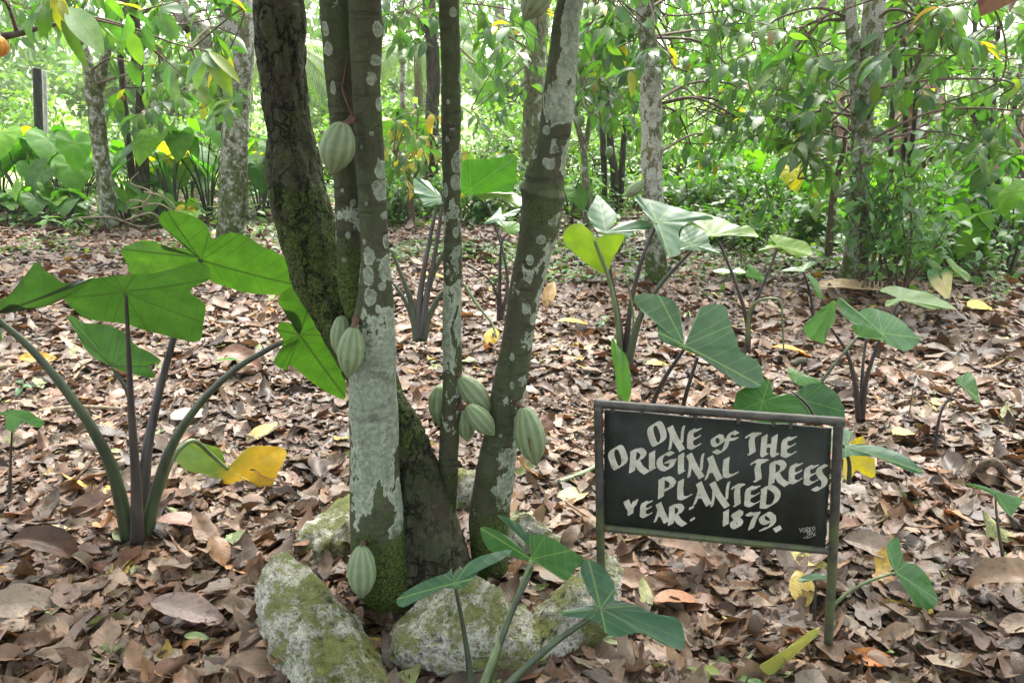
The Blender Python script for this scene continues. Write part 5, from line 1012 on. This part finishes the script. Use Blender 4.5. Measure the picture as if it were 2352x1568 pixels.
for q in ([(960, 782), (946, 700), (925, 640), (898, 572)], [(962, 782), (965, 680), (985, 560), (1004, 470)], [(966, 782), (980, 680), (1000, 580), (1020, 440)], [(958, 782), (950, 740), (930, 690), (904, 650)], [(970, 782), (985, 730), (1010, 680), (1036, 655)], [(968, 780), (975, 700), (1000, 620), (1040, 540)]):
    stalk(p, R0, q, (4.5, 4.6), 22, 7, random.choice([M_STALK_DARK, M_STALK]))
blade('leaf', p, R2, (755, 1335), [(582, 1290), (578, 1195), (640, 1205), (690, 1225), (760, 1318), (790, 1360), (740, 1372), (645, 1388), (640, 1360), (600, 1310)], 4.6, (0, -.6, .7), PALE, 1, .04)
blade('leaf', p, R2, (960, 1270), [(905, 1095), (1000, 1075), (1120, 1065), (1262, 1055), (1262, 1180), (1240, 1285), (1120, 1290), (1000, 1305), (900, 1290)], 4.7, (0, -.85, -.1), (.042, .125, .018), 3, .05)
blade('leaf', p, R2, (1130, 1300), [(990, 1310), (1080, 1295), (1150, 1290), (1240, 1290), (1310, 1330), (1290, 1390), (1220, 1370), (1150, 1325), (1060, 1340)], 4.7, (0, -.5, .8), (.11, .19, .02), 5, .04)
p = plant('thin taro with a grey arrow leaf left of the leaning lichened stem', 1150, 730)
stalk(p, R0, [(1146, 735), (1142, 680), (1120, 640), (1070, 606)], (4.9, 4.9), 10, 4, M_STALK_DARK); stalk(p, R0, [(1148, 735), (1148, 640), (1152, 560), (1166, 535)], (4.9, 4.9), 11, 4, M_STALK_DARK); stalk(p, R0, [(1150, 735), (1166, 650), (1150, 560), (1120, 470)], (4.9, 5), 11, 4, M_STALK_DARK); stalk(p, R0, [(1064, 650), (1096, 700), (1128, 740), (1140, 775)], (4.6, 4.4), 8, 6, M_STALK_PALE)
blade('leaf', p, R5, (1170, 75), [(1050, 122), (1105, 75), (1160, 16), (1170, 62), (1230, 40), (1295, 25), (1250, 70), (1200, 85), (1185, 108), (1120, 115)], 4.9, (0, -.5, .8), PALE, 0)
blade('leaf', p, R5, (1205, 170), [(1115, 95), (1170, 108), (1220, 110), (1285, 120), (1280, 185), (1215, 192), (1160, 150)], 4.9, (0, -.6, .7), (.07, .18, .02), 4)
p = plant('low taro with a long flat yellow green leaf at the foot of the leafy bush', 2062, 730)
stalk(p, R0, [(2050, 735), (2056, 710), (2068, 690)], (5.0, 5.0), 8, 5, M_STALK_DARK)
blade('leaf', p, R6, (1510, 632), [(1370, 575), (1450, 540), (1545, 560), (1690, 590), (1810, 640), (1885, 700), (1790, 695), (1700, 695), (1600, 665), (1515, 645), (1480, 665), (1410, 680), (1420, 640), (1490, 622), (1440, 600)], 5.0, (0, -.45, .85), (.09, .18, .022), 5, .03)
p = plant('taro with a hanging leaf browned pale at the tip near the feathery seedling', 2150, 700)
stalk(p, R0, [(2160, 700), (2165, 660), (2160, 630)], (5.3, 5.3), 8, 5, M_STALK_PALE)
blade('leaf', p, R6, (1775, 480), [(1690, 480), (1695, 440), (1740, 430), (1772, 478), (1800, 430), (1850, 420), (1862, 450), (1855, 520), (1845, 600), (1838, 628), (1790, 610), (1730, 550)], 5.3, (0, -.85, .3), (.05, .15, .03), 9, .04, col2=(.62, .50, .26), ax2=(0, 1))
blade('leaf', p, R6, (1860, 420), [(1820, 370), (1850, 360), (1900, 410), (1960, 450), (1982, 480), (1960, 512), (1900, 470), (1865, 440)], 5.3, (.2, -.7, .5), (.12, .21, .02), 5)
blade('leaf', p, R6, (1750, 400), [(1685, 365), (1720, 370), (1770, 400), (1790, 440), (1770, 470), (1720, 420)], 5.4, (0, -.7, .5), (.07, .15, .02), 3)
p = plant('small grey green taro on a thin stalk between the forked taro and the leafy bush', 1870, 725)
stalk(p, R0, [(1868, 730), (1862, 680), (1846, 624)], (5.0, 5.0), 9, 5, M_STALK_DARK)
blade('leaf', p, R6, (855, 445), [(700, 445), (760, 418), (835, 412), (880, 385), (930, 375), (925, 400), (880, 425), (855, 448), (790, 445)], 5.0, (0, -.4, .85), (.06, .14, .045), 4)
blade('leaf', p, R6, (890, 480), [(880, 465), (920, 480), (965, 530), (990, 625), (960, 615), (925, 560)], 4.95, (.4, -.7, .3), (.06, .16, .025), 3)
# seedlings
def seedling(label, px, py, h, n, size, col, nm='seedling', seed=0):
    random.seed(seed); b = gnd(px, py); root = thing(nm, label, 'seedling', b, 'seedlings in the leaf litter'); top = b + Vector((random.uniform(-.02, .02), 0, h))
    V, F, a = tube([b - Vector((0, 0, .02)), b.lerp(top, .5) + rv(.008), top], [.003, .0025, .0015], 6, 8); obj('stem', V, F, M_TWIG, root, a); B = Batch('ovate', 6, 3)
    for i in range(n):
        q = b.lerp(top, random.uniform(.45, 1)); az = i * 2.4
        B.add(q, Vector((math.cos(az), math.sin(az), random.uniform(-.3, .5))), Vector((0, 0, 1)) + rv(.3), size * random.uniform(.7, 1.2), size * .5, jit(col, .15), .7, .25)
    B.build('foliage', M_SMALL, root)
SC = (.09, .20, .03)
for i, (lb_, px, py, h, n, sz, cl_) in enumerate([
    ('bright green seedling in front of the left taro bed', 118, 548, .22, 7, .16, SC), ('second bright seedling just left of the forked pale tree', 172, 545, .24, 8, .13, SC),
    ('tiny green seedling by the left edge on the litter', 52, 915, .10, 4, .07, (.05, .15, .05)), ('small round leaved taro seedling between the big left plant and the old stem', 505, 868, .10, 1, .17, (.05, .15, .05)),
    ('feathery thin seedling near the right edge in front of the low bush', 2268, 775, .62, 46, .05, (.10, .18, .05)), ('tiny seedling behind the twin stems on the litter', 1385, 760, .10, 4, .07, (.06, .16, .05)),
    ('bare reddish shoot standing right of the broad leaved taro', 2086, 965, .22, 2, .05, (.10, .05, .03)), ('weak seedling with pale leaves under the left end of the sign', 1712, 1600, .07, 4, .05, SC), ('small sprout at the bottom edge beside the yellow leaf', 1602, 1580, .08, 3, .06, (.20, .26, .04))]):
    seedling(lb_, px, py, h, n, sz, cl_, seed=400 + i)

# ================================================================ fallen twigs and roots
random.seed(110)
def stick(label, pts, r0, r1, mat=None, cat='stick', name='fallen_stick', z=.02, arch=0.0):
    P = [gnd(x, y, z + arch * math.sin(math.pi * i / (len(pts) - 1))) for i, (x, y) in enumerate(pts)]; P = [Vector((q.x, q.y, max(q.z, hgt(q.x, q.y) + z + arch * math.sin(math.pi * i / (len(pts) - 1))))) for i, q in enumerate(P)]
    V, F, a = tube([p_ + rv(.006) for p_ in P], list(np.linspace(r0, r1, len(P))), 8, 10 * len(P)); o = obj(name, V, F, mat or M_TWIG_PALE, None, a, loc=P[0]); tag(o, label, cat, 'sticks lying on the leaf litter')
stick('thick pale stick at the left edge beside the big taro', [(-20, 845), (50, 838), (105, 826)], .017, .012)
stick('pale stick running up to the right from the left litter', [(150, 905), (172, 865), (210, 826)], .010, .006)
stick('grey stick lying level under the big taro leaves', [(90, 945), (180, 938), (275, 940)], .016, .010)
stick('thin twig behind the big taro pointing at the old stem', [(470, 790), (560, 735), (640, 680)], .006, .003)
stick('thin twig crossing between the twin stems and the thin stem', [(905, 790), (960, 800), (1010, 830)], .006, .003)
stick('reddish curved stick leaning between the thin and the leaning stem', [(1060, 815), (1110, 790), (1160, 765), (1190, 750)], .013, .007, M_TWIG)
stick('long thin twig from the leaning stem towards the tall taro', [(1260, 775), (1340, 760), (1440, 758)], .006, .004, M_TWIG)
stick('forked twig right of the leaning stem', [(1230, 790), (1280, 745), (1330, 720)], .008, .003)
stick('pale stick right of the leafy bush lying level', [(2140, 742), (2200, 746), (2260, 748)], .012, .008)
stick('long bent branch lying at the right edge in the middle distance', [(2200, 700), (2290, 680), (2370, 660)], .014, .009)
stick('arched grey root loop standing out of the litter at the right', [(2235, 1095), (2262, 1066), (2290, 1068), (2308, 1092)], .020, .018, M_TWIG, 'root', 'root_loop', .01, .10)
stick('thin slanting twig in front of the big taro', [(190, 1500), (300, 1440), (420, 1365)], .006, .004, M_TWIG)
stick('dark stick at the lower left corner', [(60, 1390), (120, 1372), (190, 1380)], .008, .006, M_DARKBARK)
stick('short stick near the foot of the right sign post', [(2108, 1478), (2130, 1466), (2150, 1455)], .006, .005)
stick('pale stick lying right of the root loop', [(2200, 960), (2290, 940), (2370, 925)], .008, .005)
stick('green cut stalk lying just left of the sign post', [(1285, 1110), (1330, 1092), (1372, 1066)], .014, .012, M_STALK_PALE, 'stalk', 'fallen_stalk')
for i, q in enumerate([[(330, 470), (345, 440), (300, 420), (318, 395)], [(300, 480), (370, 470), (430, 520)], [(330, 440), (380, 455), (420, 500)], [(180, 500), (260, 500), (320, 520), (380, 510)], [(290, 505), (350, 490), (390, 525), (440, 535)], [(350, 470), (300, 460), (290, 490)]]):
    P = [at(x, y, 8.4 + .1 * k) for k, (x, y) in enumerate(q)]; P = [Vector((v.x, v.y, max(v.z, .03))) for v in P]
    V, F, a = tube(P, [.009, .008, .006, .004][:len(P)], 6, 24); o = obj('dry_vine', V, F, M_TWIG_PALE, None, a, loc=P[0]); tag(o, 'bare pale vine curling over the ground right of the forked pale tree', 'vine', 'dry vines near the forked tree')
nut = obj('seed_pod', *tube([gnd(1818, 838, .03), gnd(1840, 832, .035), gnd(1866, 830, .03)], [.018, .034, .012], 12, 14)[:2], M_DARKBARK, None, {}, loc=gnd(1840, 832)); tag(nut, 'blackened old pod lying behind the sign plants', 'pod')

# ================================================================ leaf litter
random.seed(120)
DRY = [(.20, .128, .082), (.26, .188, .132), (.165, .098, .060), (.115, .060, .034), (.235, .17, .128), (.31, .238, .182), (.135, .086, .060), (.19, .145, .118), (.062, .039, .026), (.23, .135, .072), (.18, .135, .104), (.08, .056, .042)]
DRY = [(r_ * 1.02, g_ * .94, b_ * .86) for (r_, g_, b_) in DRY]
def dry(): return jit(random.choice(DRY), .22, .05)
def blocked(x, y):
    for (cx_, cy_, a_, b_, w_) in ROCKS:
        dx_, dy_ = x - cx_, y - cy_; u_ = dx_ * math.cos(w_) + dy_ * math.sin(w_); v_ = -dx_ * math.sin(w_) + dy_ * math.cos(w_)
        if (u_ / a_) ** 2 + (v_ / b_) ** 2 < .95: return True
    return math.hypot(x - s3[0].x - .12, y - 2.12) < .15
def litter(n):
    B1, B2 = Batch('cacao', 9, 5), Batch('cacao', 6, 3); c = 0
    while c < n:
        Y = 1.25 + (11.2 - 1.25) * random.random() ** 1.75; x = random.uniform(-.80, .80) * (Y + .65)
        c += 1
        if blocked(x, Y): continue
        dmp = noise.noise(Vector((x * 1.3, Y * 1.3, 9))); dm2 = noise.noise(Vector((x * 4.1, Y * 4.1, 4)))
        if dm2 < -.25 and random.random() < .45: continue
        r0 = random.random()
        l = random.uniform(.08, .175) if r0 < .20 else random.uniform(.035, .08) if r0 < .55 else random.uniform(.012, .04)
        if Y > 4.5: l = max(l, .06) * 1.15
        elif Y > 3: l = max(l, .035)
        r = random.random(); kk = .74 + .42 * dmp + .25 * dm2; kk = max(.36, kk); col = tuple(c_ * kk for c_ in dry())
        if r < .008: col = jit((.42, .30, .06), .2)
        elif r < .020: col = jit((.22, .26, .10), .2)
        elif r < .034: col = jit((.34, .18, .07), .2)
        az = random.uniform(0, 6.283); t = random.gauss(0, .12); d = (math.cos(az), math.sin(az), math.sin(t))
        sg = .13 if random.random() < .85 else .42
        nn = (random.gauss(0, sg), random.gauss(0, sg), 1)
        bend = random.gauss(.15, .6)
        z = hgt(x, Y) + .002 + random.random() ** 1.8 * .022 + abs(t) * l * .3 + max(0, bend) * l * .08
        (B1 if Y < 4.2 else B2).add((x, Y, z), d, nn, l, l * random.uniform(.36, .70 if l < .1 else .52), col, bend, random.gauss(.05, .35), random.gauss(0, .45))
    V1, F1, a1 = B1.arrays(ragged=.30, crinkle=.05); V2, F2, a2 = B2.arrays(ragged=.25, crinkle=.06)
    o = obj('leaf_litter', np.vstack([V1, V2]), np.vstack([F1, F2 + len(V1)]), M_LITTER, None, {k: np.vstack([a1[k], a2[k]]) for k in a1}); tag(o, 'deep brown and tan leaf litter covering the whole grove floor', 'leaf litter', None, 'stuff')
litter(125000)
def fallen(label, px, py, L, W, az, col, bend=.8, fold=.3, twist=0.0, tilt=0.0, group='large fallen leaves', z=.035, mat=None):
    g = gnd(px, py, z); B = Batch('cacao', 14, 7); d = Vector((math.cos(az), math.sin(az), tilt)).normalized(); o_ = g - d * L * .5
    B.add(o_, d, (random.gauss(0, .2), -.25 + random.gauss(0, .2), 1), L, W, col, bend, fold, twist); V, F, a = B.arrays(ragged=.05, crinkle=.018)
    lo = V[:, 2].min(); h = hgt(g.x, g.y) + .012
    if lo < h: V[:, 2] += h - lo
    o = obj('fallen_leaf', V, F, mat or M_LITTER, None, a, loc=g); tag(o, label, 'leaf', group)
YL_, OR_, GN_ = (.50, .36, .05), (.45, .16, .03), (.26, .33, .14)
for a_ in [('big curled brown leaf on the litter under the middle of the sign', 1590, 1310, .24, .12, .1, (.20, .12, .075), 1.2, .5), ('orange leaf lying to the right of the foot of the right sign post', 2010, 1508, .16, .055, .05, OR_, .5, .3), ('yellow leaf hanging low against the right sign post', 1838, 1362, .125, .075, 1.7, (.46, .34, .09), .5, .3, 0, .9), ('pale yellow leaf under the right end of the sign', 1860, 1296, .17, .07, -.2, (.48, .42, .10), .4, .2),
           ('cream yellow leaf lying just left of the left sign post', 1318, 1135, .19, .095, .75, (.50, .38, .17), .5, .3, 0, .35), ('tan leaf standing against the front left rock', 655, 1450, .13, .075, 1.9, (.17, .115, .08), .3, .2, 0, 1.6), ('large dark brown curled leaf at the right edge', 2290, 1370, .25, .13, 2.6, (.20, .13, .085), 1.3, .6, .2, .2), ('dark folded leaf left of the big taro foot', 130, 1300, .24, .10, .1, (.085, .045, .03), 1.4, .6),
           ('pinkish brown leaf right of the big taro foot', 430, 1215, .20, .09, .25, (.28, .15, .11), .7, .3), ('pale yellow spotted leaf left of the big taro foot', 118, 1225, .17, .07, .65, (.44, .35, .15), .5, .2), ('pale yellow upright leaf above the wilting yellow leaf', 600, 1000, .16, .08, .6, (.50, .40, .15), .4, .2, 0, .6), ('big grey brown leaf at the bottom left', 60, 1395, .20, .11, .3, (.30, .23, .18), .6, .2),
           ('long tan leaf lying in front of the left rock', 600, 1535, .20, .08, .15, (.27, .18, .13), .5, .2), ('reddish brown leaf in the foreground left of the rocks', 440, 1420, .26, .10, -.2, (.22, .155, .14), .5, .3), ('rust leaf lying in front of the sign', 1566, 1390, .20, .08, .35, (.40, .19, .10), .6, .3), ('yellow leaf hanging from the broken stalk behind the leaning stem', 1130, 782, .15, .10, 1.5, (.62, .40, .04), .4, .3, 0, 1.0),
           ('bright yellow leaf lying left of the thin stem', 1000, 640, .24, .10, .2, (.66, .44, .04), .5, .2), ('tan folded leaf standing right of the leaning stem', 1262, 695, .24, .10, 1.0, (.42, .27, .11), .5, .4, 0, 1.4), ('yellow leaf lying between the leaning stem and tall taro', 1320, 742, .24, .10, .2, (.60, .40, .06), .4, .2), ('yellow leaf on the litter beside the tall taro', 1512, 836, .16, .07, .3, (.56, .40, .08), .4, .2),
           ('orange brown leaf at the broken hanging stalk', 1824, 815, .26, .10, -.1, (.56, .28, .05), .5, .3), ('pale yellow leaf right of the broad leaved taro', 2080, 990, .18, .08, .5, (.54, .46, .15), .4, .2), ('yellow leaf near the feathery seedling', 2256, 710, .28, .14, .3, (.60, .46, .06), .4, .2), ('big tan leaf lying flat under the leafy bush', 1985, 672, .8, .20, .05, (.48, .35, .20), .2, .2),
           ('orange leaf by the old stick at the left', 90, 822, .22, .08, .2, (.56, .32, .04), .4, .2), ('pale leaf with clear ribs left of the old stem', 440, 950, .22, .13, 1.0, (.40, .31, .26), .3, .1), ('dark brown curled leaf behind the big taro', 570, 860, .28, .12, .1, (.19, .10, .07), 1.3, .5), ('tan leaf with ribs at the lower right', 2010, 1290, .22, .09, -.3, (.28, .21, .17), .9, .5)]:
    fallen(*a_)
for i in range(96):
    px, py = random.uniform(0, 2352), 900 + 668 * random.random() ** .8
    g = gnd(px, py)
    if blocked(g.x, g.y): continue
    if i % 6 == 0: fallen('small pale green oval leaflet fallen on the brown litter', px, py, random.uniform(.05, .08), .028, random.uniform(0, 6.28), jit((.25, .31, .14), .15), .3, .2, group='fallen green leaflets')
    else: fallen('large dry brown leaf lying loose on top of the litter', px, py, (L_ := random.uniform(.09, .16)), L_ * random.uniform(.38, .5), random.uniform(0, 6.28), dry(), random.gauss(.6, .9), random.gauss(.2, .4), random.gauss(0, .5), random.gauss(.05, .10), group='large dry leaves on the litter')

# ================================================================ damp air
def haze():
    x0, x1, y0, y1, z0, z1 = -75, 75, -25, 95, -1.0, 19.0
    V = [(x, y, z) for z in (z0, z1) for y in (y0, y1) for x in (x0, x1)]
    F = [(0, 2, 3, 1), (4, 5, 7, 6), (0, 1, 5, 4), (2, 6, 7, 3), (0, 4, 6, 2), (1, 3, 7, 5)]
    m = bpy.data.materials.new('damp_air'); m.use_nodes = True; t = m.node_tree; t.nodes.clear(); o = t.nodes.new('ShaderNodeOutputMaterial'); v = t.nodes.new('ShaderNodeVolumePrincipled')
    v.inputs['Color'].default_value = (.95, .98, .94, 1); v.inputs['Density'].default_value = .0010; v.inputs['Anisotropy'].default_value = .45; t.links.new(v.outputs[0], o.inputs['Volume'])
    h = obj('haze', V, F, m, None, {}, smooth=False); tag(h, 'thin pale damp air lying over the field and the grove', None, None, 'stuff')
    S.cycles.volume_bounces = 1
haze()
